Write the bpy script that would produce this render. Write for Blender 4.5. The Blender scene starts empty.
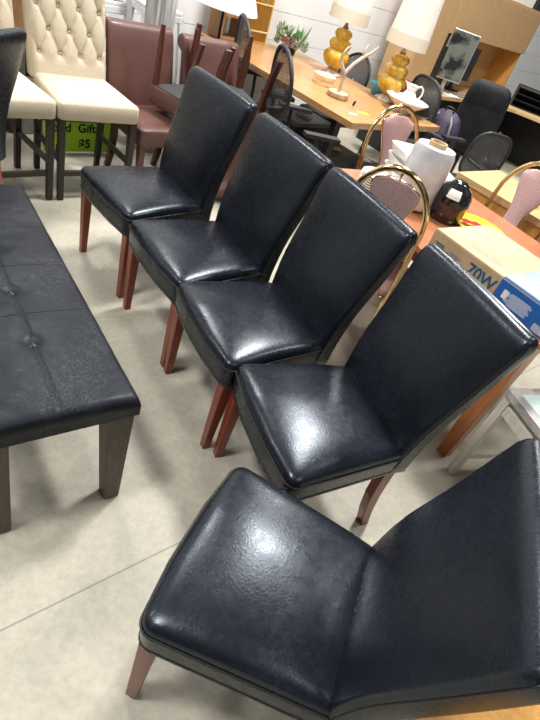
import bpy, bmesh, math, random
from mathutils import Vector, Matrix, noise
random.seed(7)
scene = bpy.context.scene
COL = scene.collection
PI = math.pi
rad = math.radians

# ------------------------------------------------------------------ materials
def new_mat(name, color, rough=.5, metal=0., spec=.5, coat=0., trans=0., ior=1.45, emit=None, alpha=1.):
    m = bpy.data.materials.new(name); m.use_nodes = True
    b = m.node_tree.nodes['Principled BSDF']
    b.inputs['Base Color'].default_value = (*color, 1)
    b.inputs['Roughness'].default_value = rough
    b.inputs['Metallic'].default_value = metal
    b.inputs['Specular IOR Level'].default_value = spec
    b.inputs['Coat Weight'].default_value = coat
    b.inputs['Coat Roughness'].default_value = .15
    b.inputs['Transmission Weight'].default_value = trans
    b.inputs['IOR'].default_value = ior
    b.inputs['Alpha'].default_value = alpha
    if emit:
        b.inputs['Emission Color'].default_value = (*emit[0], 1)
        b.inputs['Emission Strength'].default_value = emit[1]
    return m

def nd(m, t, **kw):
    n = m.node_tree.nodes.new(t)
    for k, v in kw.items():
        if k in n.inputs: n.inputs[k].default_value = v
        else: setattr(n, k, v)
    return n
def lk(m, a, b): m.node_tree.links.new(a, b)
def bsdf(m): return m.node_tree.nodes['Principled BSDF']

def vary(m, c1, c2, scale=8., stretch=(1, 1, 1), detail=6., lo=.35, hi=.65, bump=0., bscale=None, rot=(0, 0, 0), dist=0., rough=None):
    tc = nd(m, 'ShaderNodeTexCoord'); mp = nd(m, 'ShaderNodeMapping')
    mp.inputs['Scale'].default_value = stretch; mp.inputs['Rotation'].default_value = rot
    lk(m, tc.outputs['Object'], mp.inputs['Vector'])
    n = nd(m, 'ShaderNodeTexNoise', Scale=scale, Detail=detail, Distortion=dist)
    lk(m, mp.outputs['Vector'], n.inputs['Vector'])
    r = nd(m, 'ShaderNodeValToRGB')
    r.color_ramp.elements[0].position = lo; r.color_ramp.elements[0].color = (*c1, 1)
    r.color_ramp.elements[1].position = hi; r.color_ramp.elements[1].color = (*c2, 1)
    lk(m, n.outputs['Fac'], r.inputs['Fac']); lk(m, r.outputs['Color'], bsdf(m).inputs['Base Color'])
    if rough:
        mr = nd(m, 'ShaderNodeMapRange'); mr.inputs['To Min'].default_value = rough[0]; mr.inputs['To Max'].default_value = rough[1]
        lk(m, n.outputs['Fac'], mr.inputs['Value']); lk(m, mr.outputs['Result'], bsdf(m).inputs['Roughness'])
    if bump:
        n2 = nd(m, 'ShaderNodeTexNoise', Scale=bscale or scale, Detail=4.)
        lk(m, mp.outputs['Vector'], n2.inputs['Vector'])
        b = nd(m, 'ShaderNodeBump', Strength=bump, Distance=.01)
        lk(m, n2.outputs['Fac'], b.inputs['Height']); lk(m, b.outputs['Normal'], bsdf(m).inputs['Normal'])
    return m

def leather(name, c1, c2, wear, rough=(.24, .44), wearamt=.5, crackle=95., coat=.1, spec=.5):
    """bonded leather: dark base, fine crackle grain in the bump, pale scuffed creases"""
    m = new_mat(name, c1, .35, spec=spec, coat=coat); bsdf(m).inputs['Specular Tint'].default_value = (.78, .88, 1, 1)
    tc = nd(m, 'ShaderNodeTexCoord')
    n1 = nd(m, 'ShaderNodeTexNoise', Scale=7., Detail=5.)
    lk(m, tc.outputs['Object'], n1.inputs['Vector'])
    base = nd(m, 'ShaderNodeMix', data_type='RGBA')
    base.inputs[6].default_value = (*c1, 1); base.inputs[7].default_value = (*c2, 1)
    lk(m, n1.outputs['Fac'], base.inputs[0])
    # creases: ridged distorted noise
    n2 = nd(m, 'ShaderNodeTexNoise', Scale=34., Detail=7., Distortion=2.4, Roughness=.62)
    lk(m, tc.outputs['Object'], n2.inputs['Vector'])
    a = nd(m, 'ShaderNodeMath', operation='SUBTRACT'); a.inputs[1].default_value = .5; lk(m, n2.outputs['Fac'], a.inputs[0])
    ab = nd(m, 'ShaderNodeMath', operation='ABSOLUTE'); lk(m, a.outputs[0], ab.inputs[0])
    rr = nd(m, 'ShaderNodeMapRange'); rr.inputs['From Min'].default_value = 0.; rr.inputs['From Max'].default_value = .022
    rr.inputs['To Min'].default_value = 1.; rr.inputs['To Max'].default_value = 0.
    lk(m, ab.outputs[0], rr.inputs['Value'])
    n3 = nd(m, 'ShaderNodeTexNoise', Scale=5.5, Detail=3.); lk(m, tc.outputs['Object'], n3.inputs['Vector'])
    r3 = nd(m, 'ShaderNodeMapRange'); r3.inputs['From Min'].default_value = .38; r3.inputs['From Max'].default_value = .66
    lk(m, n3.outputs['Fac'], r3.inputs['Value'])
    mu = nd(m, 'ShaderNodeMath', operation='MULTIPLY'); lk(m, rr.outputs[0], mu.inputs[0]); lk(m, r3.outputs[0], mu.inputs[1])
    mw = nd(m, 'ShaderNodeMath', operation='MULTIPLY'); mw.inputs[1].default_value = wearamt; lk(m, mu.outputs[0], mw.inputs[0])
    mx = nd(m, 'ShaderNodeMix', data_type='RGBA'); mx.inputs[7].default_value = (*wear, 1)
    lk(m, mw.outputs[0], mx.inputs[0]); lk(m, base.outputs[2], mx.inputs[6]); lk(m, mx.outputs[2], bsdf(m).inputs['Base Color'])
    mr = nd(m, 'ShaderNodeMapRange'); mr.inputs['To Min'].default_value = rough[0]; mr.inputs['To Max'].default_value = rough[1]
    n4 = nd(m, 'ShaderNodeTexNoise', Scale=40., Detail=5.); lk(m, tc.outputs['Object'], n4.inputs['Vector'])
    lk(m, n4.outputs['Fac'], mr.inputs['Value']); lk(m, mr.outputs['Result'], bsdf(m).inputs['Roughness'])
    v = nd(m, 'ShaderNodeTexVoronoi', Scale=crackle, feature='DISTANCE_TO_EDGE'); lk(m, tc.outputs['Object'], v.inputs['Vector'])
    b = nd(m, 'ShaderNodeBump', Strength=.12, Distance=.002); lk(m, v.outputs['Distance'], b.inputs['Height'])
    b2 = nd(m, 'ShaderNodeBump', Strength=.35, Distance=.012); lk(m, mu.outputs[0], b2.inputs['Height'])
    b2.inputs['Strength'].default_value = .065; b2.inputs['Distance'].default_value = .002; b2.invert = True
    lk(m, b.outputs['Normal'], b2.inputs['Normal']); lk(m, b2.outputs['Normal'], bsdf(m).inputs['Normal'])
    return m

def wood(name, c1, c2, scale=14., stretch=(1, 12, 12), rough=.4, coat=0., lo=.3, hi=.7, rot=(0, 0, 0)):
    m = new_mat(name, c1, rough, coat=coat)
    return vary(m, c1, c2, scale, stretch, 7., lo, hi, rot=rot, dist=.6)

M = {}
M['black'] = leather('black_leather', (.0045, .0055, .0085), (.009, .012, .019), (.13, .15, .18), rough=(.19, .36), wearamt=.17, coat=0., spec=.5)
M['bench'] = leather('bench_leather', (.006, .007, .010), (.014, .016, .021), (.17, .18, .2), rough=(.32, .52), wearamt=.5, coat=0., spec=.24)
M['seam'] = new_mat('seam_thread', (.012, .014, .018), .45)
M['cherry'] = wood('cherry_wood', (.16, .028, .012), (.24, .05, .02), 10, (14, 14, 1), .32, .2)
M['dark_cherry'] = wood('mahogany_wood', (.055, .016, .011), (.10, .028, .018), 10, (14, 14, 1), .35, .2)
M['bench_wood'] = wood('grey_brown_wood', (.07, .058, .045), (.115, .095, .075), 10, (14, 14, 1), .5)
M['espresso'] = wood('espresso_wood', (.012, .009, .008), (.03, .021, .017), 10, (14, 14, 1), .45)
M['linen'] = vary(new_mat('cream_linen', (.6, .53, .42), .9, spec=.2), (.53, .46, .345), (.66, .585, .455), 160, lo=.3, hi=.7, bump=.35, bscale=420)
M['brown'] = leather('brown_leather', (.085, .036, .029), (.14, .064, .052), (.28, .19, .16), rough=(.36, .55), wearamt=.25)
M['cambric'] = new_mat('black_dust_cloth', (.03, .032, .036), .8)
M['brass'] = new_mat('polished_brass', (.78, .6, .3), .16, 1.)
M['pink'] = vary(new_mat('pink_weave', (.46, .29, .29), .8), (.4, .25, .255), (.56, .38, .375), 230, lo=.4, hi=.6, bump=.3, bscale=300)
M['orange'] = wood('orange_dining_wood', (.34, .125, .058), (.46, .19, .1), 6, (1, 8, 8), .28, .3)
M['orange_leg'] = wood('orange_leg_wood', (.36, .115, .03), (.5, .18, .05), 6, (8, 8, 1), .3, .3)
M['table'] = wood('butcher_block_wood', (.34, .175, .065), (.48, .28, .12), 5, (9, 1.2, 9), .35, .15)
M['lightwood'] = wood('pale_desk_wood', (.48, .31, .145), (.58, .40, .2), 5, (1.2, 9, 9), .45)
M['maple'] = wood('maple_laminate', (.46, .29, .14), (.53, .35, .18), 7, (9, 9, 1), .5)
M['amberwood'] = wood('golden_wood_and_lit_panel', (.5, .24, .05), (.62, .32, .085), 7, (9, 9, 1), .5)
M['steel'] = new_mat('black_steel', (.012, .012, .013), .4, .3)
M['plastic'] = vary(new_mat('black_plastic', (.02, .02, .022), .45), (.014, .014, .016), (.028, .028, .032), 30)
M['chairblack'] = vary(new_mat('black_office_leather', (.012, .012, .015), .6, spec=.25), (.007, .008, .011), (.014, .016, .02), 12, bump=.2, bscale=60)
M['greyplastic'] = new_mat('grey_plastic', (.16, .165, .17), .4)
M['white'] = vary(new_mat('glazed_white_china', (.85, .84, .8), .18, coat=.4), (.8, .79, .75), (.88, .87, .84), 6)
M['shade'] = vary(new_mat('linen_lamp_shade', (.74, .71, .64), .85), (.68, .65, .58), (.8, .775, .71), 90, (1, 1, .1))
M['shadeband'] = new_mat('shade_band', (.62, .57, .47), .9)
M['whiteshade'] = new_mat('white_lamp_shade', (.86, .87, .88), .7)
M['film'] = vary(new_mat('stretch_film', (.7, .72, .74), .16, coat=.6), (.5, .53, .57), (.72, .74, .76), 6, (1, 1, 1.5), bump=.35, bscale=12)
M['card'] = vary(new_mat('cardboard', (.5, .34, .19), .85), (.46, .31, .17), (.55, .39, .225), 9, (1, 8, 1))
M['cardtop'] = vary(new_mat('cardboard_pale', (.5, .38, .23), .85), (.46, .35, .21), (.54, .42, .27), 5)
M['blue'] = new_mat('blue_print', (.02, .13, .45), .5)
M['paleblue'] = vary(new_mat('pale_blue_print', (.4, .55, .78), .5), (.18, .32, .6), (.42, .55, .74), 5)
M['navyink'] = new_mat('blue_ink', (.02, .1, .2), .7)
M['greyink'] = new_mat('grey_ink', (.28, .27, .26), .7)
M['paper'] = new_mat('white_paper', (.85, .85, .83), .8)
M['yellowpaper'] = new_mat('yellow_paper', (.78, .85, .08), .8)
M['green'] = vary(new_mat('lime_sign_board', (.45, .8, .04), .7), (.38, .72, .03), (.5, .85, .05), 3)
M['blackink'] = new_mat('black_ink', (.01, .012, .01), .7)
M['bamboo'] = wood('bamboo_cane', (.5, .29, .06), (.68, .43, .12), 9, (14, 14, 1), .4)
M['cord'] = new_mat('pale_cord', (.8, .66, .36), .8)
M['antler'] = vary(new_mat('antler_bone', (.5, .4, .33), .55), (.36, .27, .21), (.66, .57, .49), 9)
M['birch'] = wood('birch_slice', (.66, .46, .27), (.82, .65, .44), 9, (1, 1, 1), .55)
M['bark'] = vary(new_mat('tree_bark', (.3, .17, .09), .8), (.2, .11, .05), (.42, .25, .13), 30)
M['basket'] = wood('pale_bentwood', (.68, .5, .25), (.8, .64, .37), 9, (1, 1, 9), .5)
M['leaf'] = vary(new_mat('green_leaf', (.12, .3, .08), .6), (.07, .2, .05), (.2, .42, .12), 12)
M['sage'] = vary(new_mat('sage_leaf', (.3, .4, .28), .7), (.22, .33, .2), (.42, .5, .38), 12)
M['mauve'] = new_mat('mauve_flower', (.4, .17, .2), .7)
M['darkpot'] = new_mat('black_pot', (.015, .015, .015), .3)
M['purple'] = vary(new_mat('purple_nylon', (.035, .022, .055), .6), (.022, .014, .038), (.06, .042, .085), 14, bump=.3, bscale=20)
M['red'] = new_mat('dark_red_fabric', (.22, .03, .02), .7)
M['screen'] = vary(new_mat('monitor_glass', (.05, .055, .06), .1, coat=.6), (.02, .022, .022), (.16, .17, .15), 5, (1, 1, 1), lo=.45, hi=.55)
M['silver'] = new_mat('brushed_silver', (.6, .6, .62), .3, .8)
M['marble'] = vary(new_mat('grey_stone', (.4, .38, .38), .35), (.26, .25, .26), (.55, .52, .5), 9, dist=1.5)
M['paleframe'] = wood('whitewashed_wood', (.56, .53, .47), (.7, .67, .6), 8, (10, 10, 1), .6)
M['aquaglass'] = new_mat('aqua_glass', (.62, .8, .76), .06, coat=.6)
M['teal'] = new_mat('teal_glaze', (.03, .25, .36), .25, coat=.4)
M['yellow'] = new_mat('yellow_glaze', (.85, .6, .04), .25, coat=.4)
M['redglaze'] = new_mat('red_glaze', (.5, .03, .03), .25, coat=.4)
M['wall'] = new_mat('white_steel_siding', (.78, .79, .8), .5)
M['wicker'] = vary(new_mat('tan_wicker', (.5, .34, .17), .8), (.3, .18, .08), (.66, .5, .3), 45, lo=.4, hi=.6, bump=.6, bscale=50)
M['decopattern'] = vary(new_mat('dark_patterned_box', (.2, .1, .06), .6), (.08, .03, .02), (.5, .36, .24), 55, lo=.45, hi=.55)
M['woodshelf'] = wood('brown_shelf_wood', (.2, .1, .045), (.32, .18, .08), 7, (9, 9, 1), .6)
M['greystool'] = new_mat('white_painted_metal', (.76, .77, .78), .35)
M['blackglaze'] = new_mat('black_glaze', (.012, .012, .014), .14, coat=.7)
M['sheet'] = vary(new_mat('grey_plastic_sheet', (.5, .5, .5), .3, coat=.3), (.36, .35, .34), (.68, .69, .7), 5, (6, 6, .6), bump=.4, bscale=6)
M['taupe'] = vary(new_mat('taupe_cloth', (.2, .17, .16), .85), (.13, .11, .105), (.26, .225, .21), 4, (6, 6, .5))

# amber glass
m = new_mat('amber_glass', (.86, .5, .03), .12, trans=.45, ior=1.45, coat=.5)
vary(m, (.6, .3, .01), (.95, .62, .06), 12, bump=.5, bscale=30); M['amber'] = m
# clear glass
M['glass'] = new_mat('clear_glass', (.85, .92, .92), .05, trans=.9)
# woven mesh of office chair backs: partly open
def mesh_mat(name, c, a):
    m = new_mat(name, c, .6, alpha=a)
    tc = nd(m, 'ShaderNodeTexCoord'); v = nd(m, 'ShaderNodeTexNoise', Scale=240., Detail=1.)
    lk(m, tc.outputs['Object'], v.inputs['Vector'])
    mr = nd(m, 'ShaderNodeMapRange'); mr.inputs['From Min'].default_value = .4; mr.inputs['From Max'].default_value = .6
    mr.inputs['To Min'].default_value = a - .3; mr.inputs['To Max'].default_value = min(1, a + .3)
    lk(m, v.outputs['Fac'], mr.inputs['Value']); lk(m, mr.outputs['Result'], bsdf(m).inputs['Alpha'])
    return m
M['mesh'] = mesh_mat('black_mesh', (.03, .03, .033), .55)
M['meshgrey'] = mesh_mat('grey_mesh', (.075, .08, .085), .8)
M['meshtan'] = mesh_mat('black_mesh_open', (.03, .026, .024), .45)

# floor: pale sealed concrete with mottling, scuffs and a control joint
def floor_mat():
    m = new_mat('sealed_concrete', (.5, .48, .42), .5)
    tc = nd(m, 'ShaderNodeTexCoord')
    n1 = nd(m, 'ShaderNodeTexNoise', Scale=1.6, Detail=8., Roughness=.62, Distortion=.4); lk(m, tc.outputs['Object'], n1.inputs['Vector'])
    r = nd(m, 'ShaderNodeValToRGB'); e = r.color_ramp.elements
    e[0].position = .32; e[0].color = (.35, .33, .27, 1); e[1].position = .66; e[1].color = (.50, .475, .395, 1)
    lk(m, n1.outputs['Fac'], r.inputs['Fac'])
    n2 = nd(m, 'ShaderNodeTexNoise', Scale=38., Detail=8., Roughness=.7); lk(m, tc.outputs['Object'], n2.inputs['Vector'])
    mr = nd(m, 'ShaderNodeMapRange'); mr.inputs['From Min'].default_value = .3; mr.inputs['From Max'].default_value = .7
    mr.inputs['To Min'].default_value = .84; mr.inputs['To Max'].default_value = 1.1; lk(m, n2.outputs['Fac'], mr.inputs['Value'])
    mx = nd(m, 'ShaderNodeMix', data_type='RGBA', blend_type='MULTIPLY'); mx.inputs[0].default_value = 1
    lk(m, r.outputs['Color'], mx.inputs[6]); lk(m, mr.outputs['Result'], mx.inputs[7])
    # joint line through (-.425,.506) along (.64,.768)
    d = nd(m, 'ShaderNodeVectorMath', operation='DOT_PRODUCT'); lk(m, tc.outputs['Object'], d.inputs[0]); d.inputs[1].default_value = (.768, -.64, 0)
    s = nd(m, 'ShaderNodeMath', operation='ADD'); s.inputs[1].default_value = .6502; lk(m, d.outputs['Value'], s.inputs[0])
    pm = nd(m, 'ShaderNodeMath', operation='PINGPONG'); pm.inputs[1].default_value = 2.2; lk(m, s.outputs[0], pm.inputs[0])
    l = nd(m, 'ShaderNodeMath', operation='LESS_THAN'); l.inputs[1].default_value = .0028; lk(m, pm.outputs[0], l.inputs[0])
    sc = nd(m, 'ShaderNodeMath', operation='MULTIPLY'); sc.inputs[1].default_value = .6; lk(m, l.outputs[0], sc.inputs[0])
    mj = nd(m, 'ShaderNodeMix', data_type='RGBA'); mj.inputs[7].default_value = (.14, .13, .11, 1)
    lk(m, sc.outputs[0], mj.inputs[0]); lk(m, mx.outputs[2], mj.inputs[6]); lk(m, mj.outputs[2], bsdf(m).inputs['Base Color'])
    mr2 = nd(m, 'ShaderNodeMapRange'); mr2.inputs['To Min'].default_value = .38; mr2.inputs['To Max'].default_value = .62
    lk(m, n1.outputs['Fac'], mr2.inputs['Value']); lk(m, mr2.outputs['Result'], bsdf(m).inputs['Roughness'])
    b = nd(m, 'ShaderNodeBump', Strength=.08, Distance=.004); lk(m, n2.outputs['Fac'], b.inputs['Height']); lk(m, b.outputs['Normal'], bsdf(m).inputs['Normal'])
    return m
M['floor'] = floor_mat()

# ------------------------------------------------------------------ mesh helpers
class MB:
    def __init__(s): s.v = []; s.f = []
    def add(s, vs, fs, mt=None):
        o = len(s.v)
        s.v += [tuple(mt @ Vector(v)) if mt else tuple(v) for v in vs]
        s.f += [tuple(i + o for i in f) for f in fs]
        return s
    def box(s, c, size, mt=None, taper=1.):
        x, y, z = [a / 2 for a in size]; cx, cy, cz = c
        vs = [(cx + i * x * (taper if k < 0 else 1), cy + j * y * (taper if k < 0 else 1), cz + k * z) for k in (-1, 1) for i, j in ((-1, -1), (1, -1), (1, 1), (-1, 1))]
        return s.add(vs, [(3, 2, 1, 0), (4, 5, 6, 7), (0, 1, 5, 4), (1, 2, 6, 5), (2, 3, 7, 6), (3, 0, 4, 7)], mt)
    def loft(s, rings, cap=True, closed=True, mt=None):
        n = len(rings[0]); vs = [p for r in rings for p in r]; fs = []
        for i in range(len(rings) - 1):
            for j in range(n if closed else n - 1):
                a = i * n + j; b = i * n + (j + 1) % n
                fs.append((a, b, b + n, a + n))
        if cap:
            fs.append(tuple(range(n - 1, -1, -1))); fs.append(tuple((len(rings) - 1) * n + j for j in range(n)))
        return s.add(vs, fs, mt)
    def tube(s, path, r, n=10, mt=None, closed=False, up=None):
        path = [Vector(p) for p in path]; k = len(path); rs = r if isinstance(r, (list, tuple)) else [r] * k
        rings = []; ref = Vector(up or (0, 0, 1))
        for i, p in enumerate(path):
            if closed: t = path[(i + 1) % k] - path[i - 1]
            else: t = path[min(i + 1, k - 1)] - path[max(i - 1, 0)]
            t.normalize()
            if abs(t.dot(ref)) > .98: ref = Vector((1, 0, 0)) if abs(t.x) < .9 else Vector((0, 1, 0))
            a = t.cross(ref).normalized(); b = a.cross(t).normalized(); ref = b
            rings.append([tuple(p + a * rs[i] * math.cos(2 * PI * j / n) + b * rs[i] * math.sin(2 * PI * j / n)) for j in range(n)])
        if closed:
            rings.append(rings[0]); return s.loft(rings, cap=False, mt=mt)
        return s.loft(rings, mt=mt)
    def bar(s, a, b, w, d=None, w2=None, d2=None, ref=(1, 0, 0)):
        """square bar from a to b; w along ref, d across"""
        a = Vector(a); b = Vector(b); d = d or w; w2 = w2 or w; d2 = d2 or d
        t = (b - a).normalized(); x = Vector(ref); x = (x - t * x.dot(t)).normalized(); y = t.cross(x)
        rs = []
        for p, ww, dd in ((a, w, d), (b, w2, d2)):
            rs.append([tuple(p + x * ww / 2 * i + y * dd / 2 * j) for i, j in ((-1, -1), (1, -1), (1, 1), (-1, 1))])
        return s.loft(rs)
    def lathe(s, prof, n=28, c=(0, 0, 0), mt=None, ripple=0, rn=8):
        rings = []
        for r, z in prof:
            rings.append([(c[0] + r * (1 + ripple * math.cos(rn * 2 * PI * j / n)) * math.cos(2 * PI * j / n), c[1] + r * (1 + ripple * math.cos(rn * 2 * PI * j / n)) * math.sin(2 * PI * j / n), c[2] + z) for j in range(n)])
        return s.loft(rings, mt=mt)
    def prism(s, poly, z0, z1, mt=None):
        n = len(poly)
        return s.loft([[(x, y, z0) for x, y in poly], [(x, y, z1) for x, y in poly]], mt=mt)
    def build(s, name, mat, parent=None, smooth=False, bevel=0, angle=None, seg=2, recalc=True):
        me = bpy.data.meshes.new(name); me.from_pydata(s.v, [], s.f)
        bm = bmesh.new(); bm.from_mesh(me)
        if recalc: bmesh.ops.recalc_face_normals(bm, faces=bm.faces)
        bm.to_mesh(me); bm.free()
        me.materials.append(mat if not isinstance(mat, str) else M[mat])
        if smooth: me.shade_smooth()
        if smooth and angle: me.set_sharp_from_angle(angle=rad(angle))
        o = bpy.data.objects.new(name, me); COL.objects.link(o)
        if parent: o.parent = parent
        if bevel:
            b = o.modifiers.new('bevel', 'BEVEL'); b.width = bevel; b.segments = seg; b.limit_method = 'ANGLE'; b.angle_limit = rad(40)
        return o

def tag(o, label, cat, group=None):
    o['label'] = label; o['category'] = cat
    if group: o['group'] = group
    return o
def empty(name, loc, deg=0, label=None, cat=None, group=None):
    o = bpy.data.objects.new(name, None); COL.objects.link(o); o.empty_display_size = .05
    o.location = loc; o.rotation_euler = (0, 0, rad(deg))
    if label: tag(o, label, cat, group)
    return o
def copy_tree(o, parent=None):
    c = o.copy(); COL.objects.link(c)
    if parent: c.parent = parent
    for ch in list(o.children): copy_tree(ch, c)
    return c
def dup(o, loc, deg, label, group=None):
    c = copy_tree(o); c.location = loc; c.rotation_euler = (0, 0, rad(deg)); c['label'] = label
    if group: c['group'] = group
    return c
def round_poly(pts, r, n=5):
    out = []; k = len(pts)
    rs = r if isinstance(r, (list, tuple)) else [r] * k
    for i in range(k):
        p = Vector(pts[i]); a = (Vector(pts[i - 1]) - p).normalized(); b = (Vector(pts[(i + 1) % k]) - p).normalized()
        ang = a.angle(b) / 2; t = rs[i] / math.tan(ang); c = p + (a + b).normalized() * rs[i] / math.sin(ang)
        s0 = p + a * t; s1 = p + b * t; v0 = s0 - c; v1 = s1 - c; al = v0.angle(v1); cr = v0.x * v1.y - v0.y * v1.x; sg = 1 if cr > 0 else -1
        for j in range(n + 1):
            th = sg * al * j / n
            out.append((c.x + v0.x * math.cos(th) - v0.y * math.sin(th), c.y + v0.x * math.sin(th) + v0.y * math.cos(th)))
    return out
def inset(poly, f, c, k=1.0):
    return [(c[0] + (x - c[0]) * f, c[1] + (y - c[1]) * (1 - (1 - f) * k)) for x, y in poly]
def densify(poly, m):
    out = []
    for i, p in enumerate(poly):
        q = poly[(i + 1) % len(poly)]; L = math.hypot(q[0] - p[0], q[1] - p[1]); k = max(1, int(L / m))
        for j in range(k): out.append((p[0] + (q[0] - p[0]) * j / k, p[1] + (q[1] - p[1]) * j / k))
    return out

# writing, converted to mesh so that it is an ordinary object
def text(s, size, mat, parent, loc, rot, name='lettering', ext=.0006, align='LEFT', bold=0.):
    cu = bpy.data.curves.new('t', 'FONT'); cu.body = s; cu.size = size; cu.extrude = ext; cu.align_x = align; cu.offset = bold
    t = bpy.data.objects.new('t', cu); COL.objects.link(t)
    dg = bpy.context.evaluated_depsgraph_get(); me = bpy.data.meshes.new_from_object(t.evaluated_get(dg))
    bpy.data.objects.remove(t); me.materials.clear(); me.materials.append(M[mat])
    o = bpy.data.objects.new(name, me); COL.objects.link(o); o.parent = parent; o.location = loc; o.rotation_euler = rot
    return o

# ------------------------------------------------------------------ the setting
def structure(o): o['kind'] = 'structure'; return o
f = MB(); f.box((1.0, 6, -.05), (16, 20, .1)); structure(f.build('floor', 'floor'))
AX = Vector((.6, .8, 0)); FX = Vector((.8, -.6, 0))           # along the back wall / out of it into the room
WR = rad(53.13)
# steel-sided wall: local x along wall, y into wall; boards with shadow grooves
w = MB()
zs = [0, .28, .52, .78, 1.03, 1.28, 1.53, 1.78, 2.03, 2.28, 2.53, 2.78, 3.2]
prof = []
for i in range(len(zs) - 1):
    prof += [(0, zs[i] + .004), (0, zs[i + 1] - .004), (.007, zs[i + 1] - .002), (.007, zs[i + 1] + .002)]
w.loft([[(-3.4, y, z) for y, z in [(.12, 0)] + prof[:-2] + [(.12, 3.2)]], [(12.5, y, z) for y, z in [(.12, 0)] + prof[:-2] + [(.12, 3.2)]]])
wall = w.build('wall_back', 'wall'); wall.rotation_euler = (0, 0, WR)
wall.location = FX * -4.46
structure(wall)
t = MB(); t.box((4.5, -.006, .06), (15.8, .012, .12)); tr = t.build('baseboard_back', 'greyplastic'); tr.rotation_euler = (0, 0, WR); tr.location = wall.location; structure(tr)
def on_wall(s, out, z=0):      # s metres along the wall, out metres in front of it
    p = FX * (-4.46 + out) + AX * s; return (p.x, p.y, z)

# ------------------------------------------------------------------ black dining chairs
def parsons(label, group, name='dining_chair', scale=1.):
    root = empty(name, (0, 0, 0), 0, label, 'chair', group)
    wf, wb, wt, d = .515, .425, .525, .44
    yf, yb = .222, -.235
    # seat: boxed base with a crowned top
    base = round_poly([(-wb / 2, yb), (wb / 2, yb), (wf / 2, yf - .012), (.09, yf + .004), (-.09, yf + .004), (-wf / 2, yf - .012)], [.02, .02, .035, .1, .1, .035], 6)
    base = densify(base, .03)
    c = (0, -.01); rings = []
    for f_, z in ((.965, .360), (.985, .366), (.99, .385), (1.0, .43), (1.003, .452), (.998, .462)):
        rings.append([(x, y, z) for x, y in inset(base, f_, c)])
    for f_ in (.985, .965, .935, .90, .86, .81, .75, .68, .6, .5, .4, .3, .2, .1, .03):
        z = .462 + .022 * (1 - f_ ** 14) ** .6
        rings.append([(x, y, z + .030 * max(0, 1 - (abs(x) / .26) ** 2.2) * max(0, 1 - (abs(y + .01) / .24) ** 2.4) + .003 * noise.noise(Vector((x * 6 + 3, y * 6, 1)))) for x, y in inset(base, f_, c)])
    MB().loft(rings).build('seat', 'black', root, smooth=True)
    loop = [(x, y, .4535) for x, y in inset(base, 1.009, c)]
    s2 = [(x, y, .380) for x, y in inset(base, .992, c)]
    MB().tube(loop, .0028, 6, closed=True).build('piping', 'seam', root, smooth=True)
    MB().tube(s2, .0012, 5, closed=True).build('stitching', 'seam', root, smooth=True)
    # backrest: leaning, flaring slab with soft edges
    rings = []; seamL = []; seamR = []
    lv = [.352, .358, .37, .40, .44, .48, .53, .58, .64, .70, .76, .82, .88, .93, .96, .978, .988, .994, .997]
    for z in lv:
        s = max(0, (z - .45) / .55); e = max(0, (z - .955) / .042)
        wz = wb + (wt - wb) * (max(0, z - .4) / .6) ** 1.15
        y0 = -.212 - .125 * s ** 1.15 + .012 * math.exp(-((z - .62) / .12) ** 2)     # front face
        th = .085 - .022 * s
        if z < .365: k = .012 * (1 - (z - .352) / .013)
        else: k = 0
        sh = (1 - math.sqrt(max(0, 1 - min(1, e) ** 2)))
        wz -= 2 * (sh * .022 + k); inz = sh * th * .42 + k
        r = .020 - .010 * sh
        hw = wz / 2; ya = y0 - inz; yb_ = y0 - th + inz
        bulge = .010 * math.sin(PI * min(1, max(0, (z - .36) / .64)))
        ring = []
        pts = round_poly([(-hw, yb_), (hw, yb_), (hw, ya), (-hw, ya)], [r * .6, r * .6, min(r, (ya - yb_) * .45), min(r, (ya - yb_) * .45)], 5)
        pts = densify(pts, .05) if False else pts
        # subdivide front and rear runs evenly
        n = len(pts) // 4; out = []
        for q in range(4):
            out += pts[q * n:(q + 1) * n]
            a = pts[(q + 1) * n - 1]; b = pts[((q + 1) * n) % len(pts)]
            if q in (0, 2):
                for j in range(1, 10):
                    u = j / 10; x = a[0] + (b[0] - a[0]) * u; y = a[1] + (b[1] - a[1]) * u
                    y += (bulge if q == 2 else -bulge * .3) * (1 - (2 * u - 1) ** 4)
                    out.append((x, y))
        ring = [(x, y, z + (.006 * (1 - (x / hw) ** 2) * (1 if z > .9 else 0))) for x, y in out]
        rings.append(ring)
        if .37 < z < .985:
            seamL.append((-hw - .0005, ya - r * .9, z)); seamR.append((hw + .0005, ya - r * .9, z))
    MB().loft(rings).build('backrest', 'black', root, smooth=True)
    for sm in (seamL, seamR): MB().tube(sm, .0018, 6).build('piping', 'seam', root, smooth=True)
    # legs
    for sx in (-1, 1):
        g = MB(); x = sx * (wf / 2 - .035)
        g.bar((x, yf - .045, .367), (x * .985, yf - .04, 0), .046, .046, .031, .031); g.build('leg', 'cherry', root, bevel=.003)
        g = MB(); x = sx * (wb / 2 - .032); rr = []
        for z, y, wd in ((.372, -.245, .046), (.30, -.247, .045), (.2, -.256, .042), (.1, -.275, .038), (0, -.305, .033)):
            h = wd / 2; rr.append([(x - .02, y - h, z), (x + .02, y - h, z), (x + .02, y + h, z), (x - .02, y + h, z)])
        g.loft(rr); g.build('leg', 'cherry', root, bevel=.003)
    return root
G1 = 'black dining chairs with cherry legs'
c1 = parsons('black leather dining chair with cherry legs, farthest back of the row of four', None)
c1.location = (-.905, 2.371, 0); c1.rotation_euler = (0, 0, rad(142.8)); c1['group'] = G1
dup(c1, (-.487, 2.012, 0), 137.7, 'black leather dining chair second from the far end of the row of four', G1)
dup(c1, (-.135, 1.654, 0), 131.9, 'black leather dining chair third from the far end of the row of four', G1)
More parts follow.
